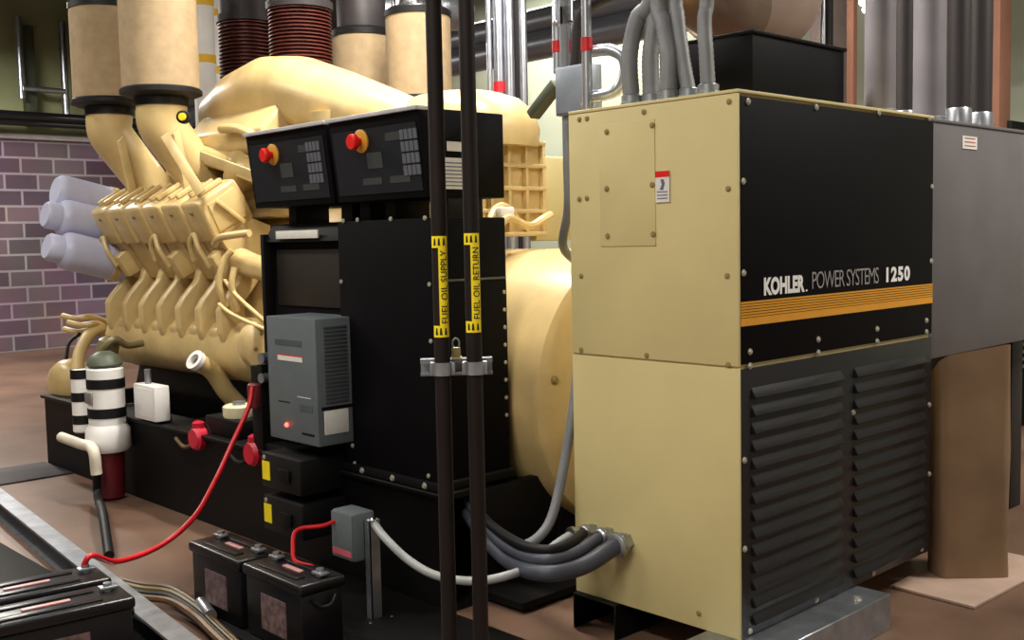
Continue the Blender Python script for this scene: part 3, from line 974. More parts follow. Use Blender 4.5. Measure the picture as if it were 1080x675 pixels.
# turbo clutter between the cleaner elbows and the collector
mb = MB()
mb.lathe([(0, 0), (.10, 0), (.14, .03), (.14, .10), (.09, .15), (.09, .3), (0, .3)], (3.50, 6.30, 2.28), (.3, -.2, -1), 24)
mb.lathe([(0, 0), (.07, 0), (.1, .03), (.1, .2), (0, .2)], (3.40, 6.0, 2.12), (.2, .6, -.4), 20)
mb.tube([(3.38, 6.5, 2.18), (3.42, 6.2, 2.12), (3.42, 5.95, 2.05), (3.50, 5.7, 1.95)], .07, 14)
mb.tube([(3.34, 6.15, 2.32), (3.36, 5.95, 2.30), (3.40, 5.75, 2.20), (3.45, 5.62, 2.02)], .03, 10)
mb.bar((3.33, 6.35, 2.14), (3.40, 5.6, 1.93), .03, .05, .006)
mb.build('turbocharger', BEIGE_E, en, 45)
# front end
mb = MB()
mb.box(3.40, 4.34, YE1 - .01, YE1 + .20, .7, 1.85, .04)
mb.cyl((3.87, YE1 + .2, .9), (3.87, YE1 + .34, .9), .24, seg=32, ch=.02)
mb.build('gear_cover', BEIGE_E, en)
# breather stub with white open end
p0 = at(206, 380, 'X', 2.98); d = (at(242, 404, 'X', 3.22) - p0)
mb = MB(); mb.tube([p0, p0 + d * .5 + V((0, 0, -.0)), p0 + d * .9 + V((0, 0, -.07)), p0 + d * 1.1 + V((.05, 0, -.14))], .055, 18, cap=False)
ob = mb.build('drain_elbow', BEIGE_E, en, 60)
MB().pipe(p0 - d.normalized() * .012, p0 + d.normalized() * .02, .062, .036, 24).build('elbow_gasket', WHITE, en)

# ------------------------------------------------------------------ air cleaners
def cleaner(x, y, zb, zt, r, ins, label, neck=True, capm=None):
    t = thing('air_cleaner', (x, y, zb - .3), label, 'air cleaner', 'upright tan air cleaners on the engine')
    MB().cyl((x, y, zb), (x, y, zt), r, seg=40, ch=.01).build('filter_element', BEIGE_F, t)
    MB().lathe([(0, -.045), (r * .85, -.045), (r * 1.06, -.025), (r * 1.06, .0), (r * 1.0, .012), (0, .012)], (x, y, zb), (0, 0, 1), 40).build('lower_rim', BLACK_R, t)
    MB().lathe([(0, -.01), (r * 1.03, -.01), (r * 1.03, .03), (r * .9, .05), (0, .05)], (x, y, zt), (0, 0, 1), 40).build('upper_rim', BLACK_R, t)
    MB().lathe([(0, .05), (r * .8, .05), (r * .8, .32), (r * .7, .36), (0, .36)], (x, y, zt), (0, 0, 1), 32).build('inlet_cap', capm or CHROME, t)
    if neck:
        rn = r * .66
        MB().cyl((x, y, zb - .10), (x, y, zb - .04), rn * 1.06, seg=32).build('neck_clamp', BLACK_R, t)
        mb = MB()
        mb.tube([(x, y, zb - .08), (x, y, zb - .22), (x + ins * .10, y - .03, zb - .38), (x + ins * .24, y - .06, zb - .58), (x + ins * .30, y - .08, zb - .72)], lambda u: rn * (1 - .12 * u), 28, 8)
        mb.build('intake_elbow', BEIGE_E, t, 60)
        if ins > 0:
            MB().prism([(x - .02, zb - .26), (x - .06, zb - .30), (x + .02, zb - .78), (x + .08, zb - .80)], 'Y', y - .27, y - .235, .004).build('elbow_bracket', BEIGE_E, t)
    return t
P = at(170, 96, 'X', 3.17)
ca = cleaner(3.17, P.y, P.z, 3.24, .242, 1, 'near tan air cleaner at the engine\'s left end, with yellow sensor below')
# bracket plate and yellow sensor of the near cleaner
b0 = at(174, 142, 'X', 2.98); b1 = at(212, 204, 'X', 3.06)
MB().bar(b0, b1, .06, .012, .003, up=(-.6, -.7, 0)).build('stay_plate', BEIGE_E, ca)
b0 = at(212, 164, 'X', 3.12); b1 = at(268, 185, 'X', 3.14)
MB().bar(b0, b1, .02, .05, .003).build('stay_bar', BEIGE_E, ca)
sp_ = at(192, 123, 'X', 3.03)
ys = MB().lathe([(0, 0), (.040, 0), (.040, .03), (.028, .034), (0, .034)], sp_ + V((.03, .03, 0)), (-.73, -.68, 0), 20).build('sensor_body', BLACK_R, ca)
MB().lathe([(0, 0), (.024, 0), (.022, .01), (0, .012)], sp_ + V((.03, .03, 0)) + V((-.73, -.68, 0)) * .034, (-.73, -.68, 0), 20).build('sensor_cap', YEL, ca)
P2_ = at(115, 107, 'X', 3.17)
cb_ = cleaner(3.17, P2_.y, P2_.z, 3.24, .236, 1, 'far tan air cleaner at the engine\'s left end, nearest the block wall')
P3 = at(443, 105, 'X', 4.72)
cc_ = cleaner(4.72, P3.y, P3.z, 3.14, .225, -1, 'near tan air cleaner behind the fuel pipes, with polished cap')
P4 = at(384, 109, 'X', 4.72)
cd_ = cleaner(4.72, P4.y, P4.z, 3.10, .225, -1, 'far tan air cleaner between the brown bellows and the fuel pipes', capm=DUCT)

# ------------------------------------------------------------------ exhaust bellows
for i, (px, Yv, r, lab) in enumerate(((318, 6.1, .205, 'near rust brown ribbed exhaust bellows above the beige collector'), (262, 7.05, .205, 'far rust brown ribbed exhaust bellows beside the white pipe'))):
    P = at(px, 70, 'Y', Yv)
    zb = 2.50; zt = at(px, 12 if i == 0 else 26, 'Y', Yv).z
    t = thing('exhaust_bellows', (P.x, Yv, zb), lab, 'exhaust bellows', 'ribbed exhaust bellows')
    pr = [(0, 0)]
    n = 26
    for j in range(n):
        z0_ = (zt - zb) * j / n; dz = (zt - zb) / n
        pr += [(r * .86, z0_), (r * .86, z0_ + dz * .3), (r, z0_ + dz * .45), (r, z0_ + dz * .75), (r * .86, z0_ + dz * .9)]
    pr.append((0, zt - zb))
    MB().lathe(pr, (P.x, Yv, zb), (0, 0, 1), 36).build('bellows', RUST, t, 25)
    MB().lathe([(0, 0), (r * 1.06, 0), (r * 1.06, .05), (r * .96, .05), (r * .96, 2.0), (0, 2.0)], (P.x, Yv, zt), (0, 0, 1), 36).build('exhaust_pipe', DUCT, t)
    MB().cyl((P.x, Yv, 2.2), (P.x, Yv, zb + .01), r * .8, seg=28).build('exhaust_flange', BEIGE_E, t)

# ------------------------------------------------------------------ oil filters at the front
for i, (p0, p1, r, lab) in enumerate((((58, 201), (118, 216), .125, 'topmost'), ((62, 229), (118, 240), .135, 'middle'), ((64, 263), (122, 276), .135, 'lowest'))):
    a = at(p0[0], p0[1], 'Y', 7.85 - .14 * i); b = at(p1[0], p1[1], 'Y', 7.85 - .14 * i)
    b = a + (b - a) * 1.15
    t = thing('oil_filter', (b + a) / 2, '%s of three pale lilac cylindrical filters at the engine\'s far end' % lab, 'oil filter', 'pale cylindrical oil filters')
    dd = (b - a); L = dd.length
    MB().lathe([(0, 0), (r * .8, 0), (r * .97, .03), (r, .06), (r, L), (0, L)], a, dd, 32).build('filter_can', LILAC, t, 50)
    if i:
        MB().lathe([(0, -.10), (r * .62, -.10), (r * .72, -.08), (r * .72, .01), (0, .01)], a, dd, 24).build('end_cap', LILAC, t, 50)
    MB().lathe([(r * 1.0, 0), (r * 1.05, .0), (r * 1.05, .05), (r * 1.0, .05), (r, 0)], a + dd.normalized() * (L - .1), dd, 32).build('mounting_ring', BEIGE_E, t)
# ------------------------------------------------------------------ fuel filters, pump and hoses at the far end of the skid
fx = 2.72
P = at(115, 475, 'X', fx)
t = thing('fuel_separator', (fx, P.y, 0), 'white fuel separator with black bands and red base at the skid\'s far end', 'fuel filter')
zt = at(115, 388, 'X', fx).z; zb = at(115, 470, 'X', fx).z
def banded(t, x, y, z0, z1, r, nb):
    MB().cyl((x, y, z0), (x, y, z1), r, seg=28, ch=.01).build('filter_can', WHITE, t)
    for i in range(nb):
        z = z0 + (z1 - z0) * ((.22, .68) if nb == 2 else (.14, .5, .86))[i]
        MB().pipe((x, y, z), (x, y, z + .06), r * 1.04, r * .9, 28).build('black_band', BLACK_R, t)
banded(t, fx, P.y, zb + .10, zt, .112, 2)
MB().lathe([(0, 0), (.12, 0), (.14, .03), (.135, .14), (.105, .18), (0, .18)], (fx, P.y, zb - .03), (0, 0, 1), 28).build('lower_bowl', WHITE, t)
MB().lathe([(0, 0), (.06, 0), (.085, .02), (.095, zb - .02), (0, zb - .02)], (fx, P.y, .0), (0, 0, 1), 24).build('base_stand', DKRED, t)
MB().lathe([(0, 0), (.09, 0), (.11, .02), (.09, .07), (.04, .10), (0, .10)], (fx, P.y, zt), (0, 0, 1), 24).build('top_fitting', OLIVE, t)
a = MB().box(fx - .118, fx - .108, P.y - .05, P.y + .05, (zb + zt) / 2 + .03, (zb + zt) / 2 + .10, .002)
a.build('name_patch', mat('grey_patch', (120, 112, 108), .6), t)
Pq = at(86, 420, 'X', 2.74)
t = thing('fuel_filter', (2.74, Pq.y, .3), 'slim white banded filter just left of the white fuel separator', 'fuel filter')
banded(t, 2.74, Pq.y, at(86, 455, 'X', 2.74).z, at(86, 390, 'X', 2.74).z, .062, 3)
MB().box(2.72, 2.84, Pq.y - .03, Pq.y + .03, at(86, 455, 'X', 2.74).z, at(86, 450, 'X', 2.74).z + .03).build('filter_bracket', BEIGE_E, t)
Pp = at(70, 408, 'X', 2.98)
t = thing('coolant_pump', (3.05, Pp.y, .52), 'rounded beige pump on the far end of the black skid', 'pump')
MB().lathe([(0, 0), (.10, 0), (.16, .03), (.19, .09), (.19, .2), (.14, .26), (0, .26)], (2.90, Pp.y, Pp.z), (1, .15, .1), 28).build('pump_body', BEIGE_E, t, 50)
MB().box(2.95, 3.2, Pp.y - .12, Pp.y + .12, .52, Pp.z - .1, .01).build('pump_foot', BEIGE_E, t)
MB().tube([at(82, 392, 'X', 2.95), at(84, 372, 'X', 3.0), at(95, 352, 'X', 3.1), at(108, 345, 'X', 3.2)], .045, 12).build('outlet_pipe', BEIGE_E, t)
MB().tube([at(70, 378, 'X', 2.9), at(73, 362, 'X', 2.95), at(84, 352, 'X', 3.05)], .013, 8).build('pump_hose', BLACK_R, t)
q = at(90, 345, 'X', 3.1); tc_ = thing('coolant_line', q, 'cluster of thin beige coolant lines above the beige pump', 'coolant lines')
for j, (y0, dx) in enumerate(((333, 0), (340, 6), (347, 2))):
    MB().tube([at(66 + dx, y0, 'X', 3.0), at(80 + dx, y0 + 3, 'X', 3.05), at(96 + dx, y0 + 1, 'X', 3.15), at(112, y0 + 6, 'X', 3.3)], .022, 8).build('line', BEIGE_E, tc_)
mb = MB()
mb.lathe([(0, 0), (.05, 0), (.07, .02), (.07, .1), (.03, .13), (0, .13)], at(112, 375, 'X', 2.88), (.2, -.2, 1), 18)
mb.tube([at(104, 378, 'X', 2.85), at(112, 365, 'X', 2.85), at(122, 358, 'X', 2.9), at(134, 364, 'X', 2.98), at(150, 362, 'X', 3.1)], .024, 10)
tag(mb.build('valve', mat('dull_bronze', (140, 130, 96), .4, .3)), 'dull bronze valve and bent pipe above the white fuel separator', 'valve')
# white elbow pipe with a black hose down to the floor
q0, q1, q2, q3 = at(65, 461, 'X', 2.60), at(84, 468, 'X', 2.58), at(98, 476, 'X', 2.57), at(102, 500, 'X', 2.58)
t = thing('drain_pipe', (q3.x, q3.y, 0), 'white elbow pipe with black hose hanging to the floor beside the skid', 'drain pipe')
MB().tube([q0, q1, q2 + V((0, 0, .012)), q3], .034, 14).build('elbow_pipe', mat('cream_pipe', (218, 208, 190), .45), t)
e = at(115, 586, 'Z', .03)
MB().tube([q3 + V((0, 0, .02)), q3 + V((0, 0, -.14)), q3.lerp(e, .55), e], .026, 12).build('drain_hose', BLACK_R, t)
# white box on the skid
a, b = at(140, 404, 'X', 2.80), at(164, 446, 'X', 2.80)
t = thing('relay_box', (2.83, (a.y + b.y) / 2, b.z), 'small white box beside the fuel separator on the skid', 'electrical box')
MB().box(2.80, 2.90, b.y, a.y, b.z, a.z, .01).build('box_body', WHITE, t)
MB().box(2.796, 2.802, b.y + .02, a.y - .02, b.z + .02, a.z - .02, .002).build('box_cover', WHITE, t)
MB().cyl((2.85, (a.y + b.y) / 2 + .04, a.z), (2.85, (a.y + b.y) / 2 + .04, a.z + .09), .02, seg=14).build('cable_gland', GALV, t)
MB().box(2.84, 2.92, b.y + .03, a.y - .03, .521, b.z + .02).build('bracket', BLACK_M, t)
# starters and tank
for i, (px, py) in enumerate(((203, 463), (262, 479))):
    P = at(px, py, 'X', 2.80)
    t = thing('starter_motor', (2.95, P.y, .52), ('left' if i == 0 else 'right') + ' red-capped starter terminal on the skid edge', 'starter motor', 'red-capped starters on the skid')
    mb = MB(); mb.lathe([(0, 0), (.055, 0), (.07, .02), (.065, .08), (0, .09)], (2.80, P.y, P.z), (1, 0, 0), 18); mb.lathe([(0, 0), (.035, 0), (.035, .05), (.018, .06), (0, .06)], (2.84, P.y, P.z + .04), (0, 0, 1), 14)
    mb.build('terminal_cap', REDC, t)
    MB().cyl((2.87, P.y, P.z), (3.3, P.y, P.z), .085, seg=20, ch=.01).build('motor_body', BLACK_M, t)
    MB().tube([(2.83, P.y, P.z - .02), (2.80, P.y + .1, P.z - .06), (2.82, P.y + .25, P.z - .03)], .012, 8).build('motor_cable', BLACK_R if i else BROWNC, t)
a = at(247, 431, 'X', 2.95)
t = thing('oil_fill_box', (3.05, a.y, .52), 'black box with round cream filler cap left of the grey charger', 'oil filler')
zc = at(247, 440, 'X', 2.95).z
MB().box(2.88, 3.16, a.y - .16, a.y + .22, .52, zc, .01).build('box_body', BLACK_M, t)
MB().lathe([(0, 0), (.085, 0), (.09, .012), (.09, .06), (.08, .068), (0, .068)], (2.98, a.y, zc), (0, 0, 1), 28).build('filler_cap', mat('cream_cap', (226, 216, 180), .5), t)
MB().lathe([(0, 0), (.035, 0), (.035, .02), (0, .025)], (2.98, a.y, zc + .068), (0, 0, 1), 16).build('cap_knob', GALV, t)
# small silver fittings next to the charger
P = at(272, 392, 'X', 2.80)
t = thing('solenoid', (2.86, P.y, P.z - .15), 'small silver and red solenoid fittings at the left edge of the grey charger', 'solenoid')
for j, (px, py, r) in enumerate(((275, 378, .028), (273, 390, .026), (275, 399, .026))):
    q = at(px, py, 'X', 2.78)
    MB().lathe([(0, 0), (r, 0), (r, .05), (r * .6, .06), (r * .6, .12), (0, .12)], q, (1, .1, 0), 14).build('terminal', GALV if j != 1 else BLACK_R, t)
q = at(270, 410, 'X', 2.82)
MB().cyl(q + V((0, 0, -.10)), q + V((0, 0, .03)), .045, seg=18, ch=.008).build('solenoid_body', DKRED, t)
MB().box(q.x, 2.95, q.y - .05, q.y + .05, .52, q.z + .12, .005).build('mounting_bracket', BLACK_M, t)

# ------------------------------------------------------------------ red cables
pts = [at(266, 408, 'X', 2.74), at(262, 430, 'X', 2.70), at(244, 470, 'X', 2.58), at(228, 505, 'X', 2.45), at(205, 545, 'X', 2.25), at(170, 575, 'X', 2.05), at(125, 592, 'X', 1.80)]
tag(MB().tube(pts + [V((1.65, 4.235, .36)), V((1.615, 4.24, .325))], .0125, 10).build('jumper_cable', RED), 'long red battery cable sagging from the engine to the left batteries', 'cable')

# ------------------------------------------------------------------ batteries
def battery(x, y, yaw, L, W, z0, z1, label):
    t = thing('battery', (x, y, z0), label, 'battery', 'black starting batteries')
    t.rotation_euler = (0, 0, yaw)
    o = V((x, y, 0))
    h = z1 - .045
    MB().box(x - L / 2 + .012, x + L / 2 - .012, y - W / 2 + .012, y + W / 2 - .012, z0, h, .01).build('case', BATT, t)
    MB().box(x - L / 2, x + L / 2, y - W / 2, y + W / 2, h, z1, .014, seg=3).build('lid', BATT, t)
    for s in (-1, 1):
        MB().box(x - L * .32, x + L * .32, y + s * W * .25 - .022, y + s * W * .25 + .022, z1 - .003, z1 + .006, .003).build('vent_cap_strip', BATT, t)
    MB().box(x - L * .12, x + L * .16, y - .014, y + .008, z1, z1 + .006, .001).build('lid_label', mat('pink_label', (206, 150, 150), .35), t)
    for s in (-1, 1):
        lt = MB().lathe([(0, 0), (.018, 0), (.015, .03), (0, .032)], (x + s * (L / 2 - .06), y + W * .12, z1), (0, 0, 1), 14)
        lt.box(x + s * (L / 2 - .06) - .03, x + s * (L / 2 - .06) + .035, y + W * .12 - .022, y + W * .12 + .022, z1 + .006, z1 + .018, .004)
        lt.build('terminal', GALV, t)
        MB().tube([(x + s * (L / 2 + .003), y - W * .25, h - .02), (x + s * (L / 2 + .012), y - W * .1, h - .05), (x + s * (L / 2 + .012), y + W * .1, h - .05), (x + s * (L / 2 + .003), y + W * .25, h - .02)], .007, 8).build('rope_handle', BLACK_R, t)
    MB().box(x - L * .2, x + L * .22, y - W / 2 + .009, y - W / 2 + .013, z0 + .05, h - .05).build('side_label', mat('faded_label', (108, 86, 88), .5, var=.35, scale=30), t)
    return t
battery(1.345, 3.94, R(-6), .60, .24, .02, .30, 'front black battery at the bottom left corner, nearest the camera')
battery(1.38, 4.235, R(-6), .60, .24, .02, .30, 'rear black battery at the bottom left with red cable on its post')
def rotcopy(src, loc, yaw, label):
    r = src.copy(); C.objects.link(r)
    r.location = loc; r.rotation_euler = (0, 0, yaw); r['label'] = label
    for c in src.children:
        k_ = c.copy(); C.objects.link(k_); k_.parent = r
    return r
b3 = battery(2.20, 4.09, 0, .44, .21, .02, .31, 'black battery behind, left of the pair under the yellow labelled boxes')
b3.rotation_euler = (0, 0, R(-90))
rotcopy(b3, V((2.20, 3.625, .02)), R(-90), 'black battery beside the galvanised post, right of the pair under the yellow labelled boxes')
tag(MB().box(2.06, 2.84, 2.5, 4.45, 0, .018, .004).build('floor_surface', BLACK_M), 'flat black sheet under the galvanised post and the two batteries beside it', 'floor mat')  # black sheet laid to make the floor dark around the post
tag(MB().box(.9, 1.86, 3.74, 7.0, 0, .018, .004).build('floor_surface', BLACK_M), 'flat black sheet under the two batteries at the bottom left', 'floor mat')  # black sheet makes the floor dark left of the rail

# ------------------------------------------------------------------ junction box on a post, its wires and conduit
JX = 2.50
ya, yb = at(373, 560, 'X', JX).y, at(350, 560, 'X', JX).y
z1, z0 = at(362, 540, 'X', JX).z, at(362, 590, 'X', JX).z
xr = at(396, 560, 'Y', ya).x
t = thing('junction_box', (2.57, (ya + yb) / 2, z0), 'grey junction box on a galvanised post behind the batteries', 'junction box')
MB().box(JX, xr, ya, yb, z0, z1, .012).build('box_body', GREYC, t)
MB().box(JX - .006, JX + .004, ya + .006, yb - .006, z0 + .006, z1 - .006, .004).build('box_cover', GREYC, t)
MB().box(JX - .008, JX - .004, ya + .012, yb - .012, z0 + .02, z0 + .045).build('red_label', mat('pink_red_label', (190, 90, 100), .5), t)
yp = ya - .02
t2_ = thing('strut_post', (2.60, yp, 0), 'galvanised strut post carrying the grey junction box', 'post')
mb = MB()
for (a0, a1, b0, b1) in ((JX + .05, JX + .055, yp - .042, yp - .001), (JX + .05, JX + .10, yp - .005, yp - .001), (JX + .05, JX + .10, yp - .042, yp - .038)):
    mb.box(a0, a1, b0 + .018, b1 + .018, 0, z1 - .03)
mb.build('strut_channel', GALV, t2_)
mb = MB(); mb.box(JX - .0, JX + .15, yp - .08, yp + .06, 0, .008, .001); mb.build('base_plate', GALV, t2_)
for x_ in (JX + .02, JX + .13):
    bolt(t2_, (x_, yp - .05, .009), (0, 0, 1), .012)
# flexible conduit from the box
cs = [V((JX + .10, ya - .0, z1 - .05))] + [at(px, py, 'X', x) for px, py, x in ((405, 566, 2.52), (430, 590, 2.53), (460, 607, 2.55), (500, 613, 2.60), (535, 607, 2.70), (560, 596, 2.84), (585, 575, 2.99), (605, 562, 3.07))]
t3 = thing('flexible_conduit', (2.6, 3.2, .2), 'pale grey flexible conduit looping from the junction box behind the fuel pipes', 'conduit')
MB().tube(cs, .0175, 12, ripple=.06).build('conduit_tube', FLEXL, t3)
MB().lathe([(0, 0), (.026, 0), (.026, .02), (.02, .024), (.02, .05), (0, .05)], cs[0] + V((0, .0, 0)), cs[1] - cs[0], 12).build('connector', CHROME, t3)
f_ = cs[-1]
MB().lathe([(0, 0), (.028, 0), (.028, .02), (.02, .024), (.02, .09), (0, .09)], f_ - V((.02, 0, 0)), (XA - .0 - f_.x, 0, 0), 12).build('connector', CHROME, t3)
# red wires to the right battery
rp_ = [V((JX - .006, yb - .03, z1 - .05)), V((JX - .06, yb - .02, z1 - .06)), V((JX - .16, yb + .02, .40)), at(309, 580, 'X', 2.27), at(312, 592, 'X', 2.25), at(330, 598, 'X', 2.27), at(343, 605, 'X', 2.28)]
tag(MB().tube(rp_, .009, 8).build('battery_wire', RED), 'short red wire looping from the grey junction box to the right battery', 'wire')
# long vertical flexible conduit left of the tan cabinet
cv = [at(px, py, 'X', x) for px, py, x in ((612, 255, 3.24), (612, 320, 3.23), (608, 400, 3.19), (600, 460, 3.14), (590, 515, 3.08), (580, 550, 3.02), (566, 568, 2.96), (548, 578, 2.9))]
tag(MB().tube([V((cv[0].x, cv[0].y + .01, 2.0))] + cv, .021, 12, ripple=.05).build('flexible_conduit', FLEX), 'grey flexible conduit hanging down the left edge of the tan cabinet', 'conduit')

# ------------------------------------------------------------------ floor rail and hoses
mb = MB()
ra, rb = at(205, 683, 'Z', .12), at(20, 538, 'Z', .12)
ra.z = rb.z = 0
dv = (rb - ra).normalized(); nv = V((-dv.y, dv.x, 0))
ra -= dv * .8
Lr = (rb - ra).length + 1.2
Mr = Matrix((nv, dv, V((0, 0, 1)))).transposed().to_4x4(); Mr.translation = ra
w = .095
for a0, a1, b0, b1 in ((-w / 2, w / 2, .108, .12), (-w / 2, w / 2, 0, .012), (-w / 2, -w / 2 + .012, .012, .108)):
    mb.box(a0, a1, 0, Lr, b0, b1, 0, Mr)
tag(mb.build('support_rail', GALV), 'long galvanised steel channel lying on the floor past the left batteries', 'steel rail', 'steel channel rails on the floor')
for i, (off, m_) in enumerate(((.0, BROWNC), (.035, mat('olive_hose', (92, 78, 34), .5)), (.075, BLACK_R), (.11, BROWNC))):
    pts = [at(px, py + off * 120, 'Z', .035 + .012 * i) for px, py in ((128, 612), (150, 617), (180, 621), (205, 636), (225, 655), (262, 690))]
    tag(MB().tube(pts, .016, 8).build('floor_hose', m_), ['uppermost brown hose', 'thin olive hose', 'black hose', 'lowest brown hose'][i] + ' in the bundle on the floor between the floor rail and batteries', 'hose', 'hoses bundled on the floor')
mb = MB().cyl(at(212, 636, 'Z', .05), at(222, 650, 'Z', .05), .028, seg=14)
tag(mb.build('hose_coupling', GALV), 'small silver coupling on the hose bundle beside the floor rail', 'hose coupling')
tag(MB().box(-1.5, 2.845, 7.56, 8.12, .001, .012, .002).build('floor_strip', mat('dark_floor_strip', (58, 54, 56), .55, .2, var=.12)), 'dark steel cover plate on the floor left of the skid\'s far end', 'floor plate')  # thin strip, darker than the floor around it

# ------------------------------------------------------------------ overhead junction box with conduits
a, b = at(585, 72, 'X', 3.30), at(622, 118, 'X', 3.30)
t = thing('pull_box', (3.36, (a.y + b.y) / 2, b.z), 'blue-grey pull box hanging on conduits above the tan cabinet\'s left corner', 'junction box')
PB = mat('pull_box_grey', (146, 154, 166), .4, .3)
MB().box(3.30, 3.38, b.y, a.y, b.z, a.z, .006).build('box_body', PB, t)
MB().box(3.294, 3.302, b.y + .008, a.y - .008, b.z + .008, a.z - .008, .002).build('box_cover', PB, t)
bolt(t, (3.293, b.y + .03, b.z + .03), (-1, 0, 0), .008)
def conduit(pts, r, label, m=CONDUIT, band=None, group='silver conduits by the pull box'):
    b0 = min(pts, key=lambda p: p.z)
    t = thing('metal_conduit', b0, label, 'conduit', group)
    MB().tube(pts, r, 14).build('conduit_tube', m, t)
    if band is not None:
        P, L = band
        MB().pipe(P - V((0, 0, L / 2)), P + V((0, 0, L / 2)), r * 1.12, r * .95, 18).build('red_band', RED, t)
    return t
top = 5.58
for i, (px, r, xx, band, lab) in enumerate(((585, .021, 3.40, 50, 'leftmost silver conduit with red band'), (601, .018, 3.37, 50, 'middle silver conduit with red band'), (622, .030, 3.345, 47, 'rightmost thick silver conduit with red band'))):
    P = at(px, 66, 'X', xx)
    lowz = a.z - .002 if i < 2 else b.z - .05
    base = V((xx, P.y, lowz))
    if i == 0:
        P = at(588, 66, 'X', xx); base = V((xx, P.y, a.z - .002))
    if i == 2:
        P = at(619, 66, 'X', xx - .10); base = V((xx - .10, P.y, 2.1))
        conduit([base, V((base.x, P.y, 3.2)), V((base.x, P.y, top))], .021, lab + ' beside the pull box', band=(V((base.x, P.y, at(619, band, 'X', base.x).z)), .055))
        continue
    pts = [base, V((xx, P.y, 2.5)), V((xx, P.y, at(px, 20, 'X', xx).z)), V((xx + .05, P.y + .06, at(px, 20, 'X', xx).z + .2)), V((xx + .2, P.y + .3, at(px, 20, 'X', xx).z + .35)), V((xx + .5, P.y + 1.2, at(px, 20, 'X', xx).z + .5))]
    if i == 0: pts = [p for p in pts if p.z >= 2.05]
    conduit(pts, r, lab + ' above the pull box', band=(V((xx, P.y, at(px, band, 'X', xx).z)), .05))
P = at(597, 60, 'X', 3.36)
conduit([V((3.36, P.y, a.z)), V((3.36, P.y, a.z + .25)), V((3.36, P.y, a.z + .45)), V((3.36, P.y, top))], .026, 'thick dull grey conduit rising from the top of the pull box', FLEX)
P = at(597, 118, 'X', 3.36)
q = at(598, 140, 'X', 3.34); conduit([V((3.34, q.y, b.z + .002)), V((3.34, q.y, 2.0)), V((3.34, q.y, 1.9)), V((3.36, q.y + .02, 1.72)), V((3.45, q.y + .14, 1.56)), V((3.72, q.y + .3, 1.47))], .02, 'dull conduit dropping from the bottom of the pull box', FLEX)
u = [at(px, py, 'X', 3.27) for px, py in ((621, 55), (634, 53), (645, 53), (657, 60), (660, 75), (653, 93), (640, 99), (621, 102))]
conduit(u, .024, 'silver U-shaped conduit bend right of the pull box')
ar = [at(px, py, 'X', 3.35) for px, py in ((607, 70), (612, 20), (632, 0), (665, -8), (690, 5), (706, 40), (712, 80))]
ar[0].z = a.z - .002; ar.append(V((3.36, ar[-1].y - .03, ZB + .004)))
conduit(ar, .026, 'dark arched conduit crossing above the pull box', DUCT)
mb = MB().bar(at(562, 122, 'X', 3.9), at(588, 88, 'X', 3.9), .07, .05, .006)
tag(mb.build('diagonal_brace', OLIVE), 'dark olive diagonal brace left of the pull box', 'brace')
# slim conduits behind the beige dome
for i, (px, r, w, bn) in enumerate(((516, .022, 'leftmost thin', None), (526, .040, 'second, thicker, red banded', 92), (537, .040, 'third, brightest', None), (552, .03, 'rightmost', None))):
    P = at(px, 60, 'X', 5.6 + .05 * i)
    t = conduit([V((P.x, P.y, 0)), V((P.x, P.y, 2.5)), V((P.x, P.y, top))], r, w + ' vertical silver conduit behind the beige domed housing', band=(V((P.x, P.y, at(px, bn, 'X', P.x).z)), .08) if bn else None, group='vertical conduits behind the dome')
P = at(545, 60, 'X', 6.0)
tag(MB().cyl((P.x, P.y, 0), (P.x, P.y, top), .085, seg=20).build('steel_column', DUCT), 'dark round steel column among the conduits behind the beige dome', 'column')

# white pipes with yellow bands
for i, (px, r, Yv, bands, lab) in enumerate(((215, .095, 8.6, (3, 63), 'near white vertical pipe with yellow bands left of the bellows'), (230, .085, 9.6, (15, 75), 'far white vertical pipe with yellow bands, partly hidden'))):
    P = at(px, 50, 'Y', Yv)
    t = thing('white_pipe', (P.x, Yv, 0), lab, 'pipe', 'white pipes with yellow bands')
    MB().cyl((P.x, Yv, 0), (P.x, Yv, 5.58), r, seg=28).build('pipe', WHITE, t)
    for by in bands:
        z = at(px, by, 'Y', Yv).z
        MB().pipe((P.x, Yv, z - .035), (P.x, Yv, z + .035), r * 1.03, r * .97, 28).build('yellow_band', YELB, t)

# ------------------------------------------------------------------ background pipes, ducts and fixtures
for i, (py, r, x) in enumerate(((26, .16, 8.4), (50, .15, 8.3), (72, .10, 8.2))):
    P = at(560, py, 'X', x)
    if i == 2:
        continue
    t = tag(MB().cyl((x, 3.0, P.z), (x, 16.5, P.z), r, seg=24).build('service_pipe', mat('blue_grey_pipe', (112, 114, 122), .35, .5)), ('upper' if i == 0 else 'lower') + ' large grey horizontal pipe along the far wall behind the conduits', 'pipe', 'horizontal pipes on the far wall')
DUCT_O = tag(MB().box(6.6, 8.0, 5.2, 16.6, 4.35, 5.1, .01).build('air_duct', mat('dark_duct', (46, 36, 38), .6)), 'big dark rectangular air duct under the ceiling above the engine', 'duct')
for y_ in (6.5, 10.5, 14.5):
    for x_ in (6.65, 7.95):
        MB().cyl((x_, y_, 5.08), (x_, y_, RZ), .012, seg=8).build('hanger', GALV, DUCT_O)
# horizontal polished inlet duct behind the right air cleaner
a = at(384, 16, 'Y', 6.9)
oi_ = tag(MB().lathe([(0, 0), (.12, 0), (.15, .04), (.15, .9), (0, .9)], a, (1, -.25, .12), 24).build('inlet_duct', GALV), 'silver horizontal inlet duct behind the polished air cleaner cap', 'duct')
MB().cyl(a + V((.6, -.15, .1)), V((a.x + .6, a.y - .15, RZ)), .012, seg=8).build('hanger', GALV, oi_)
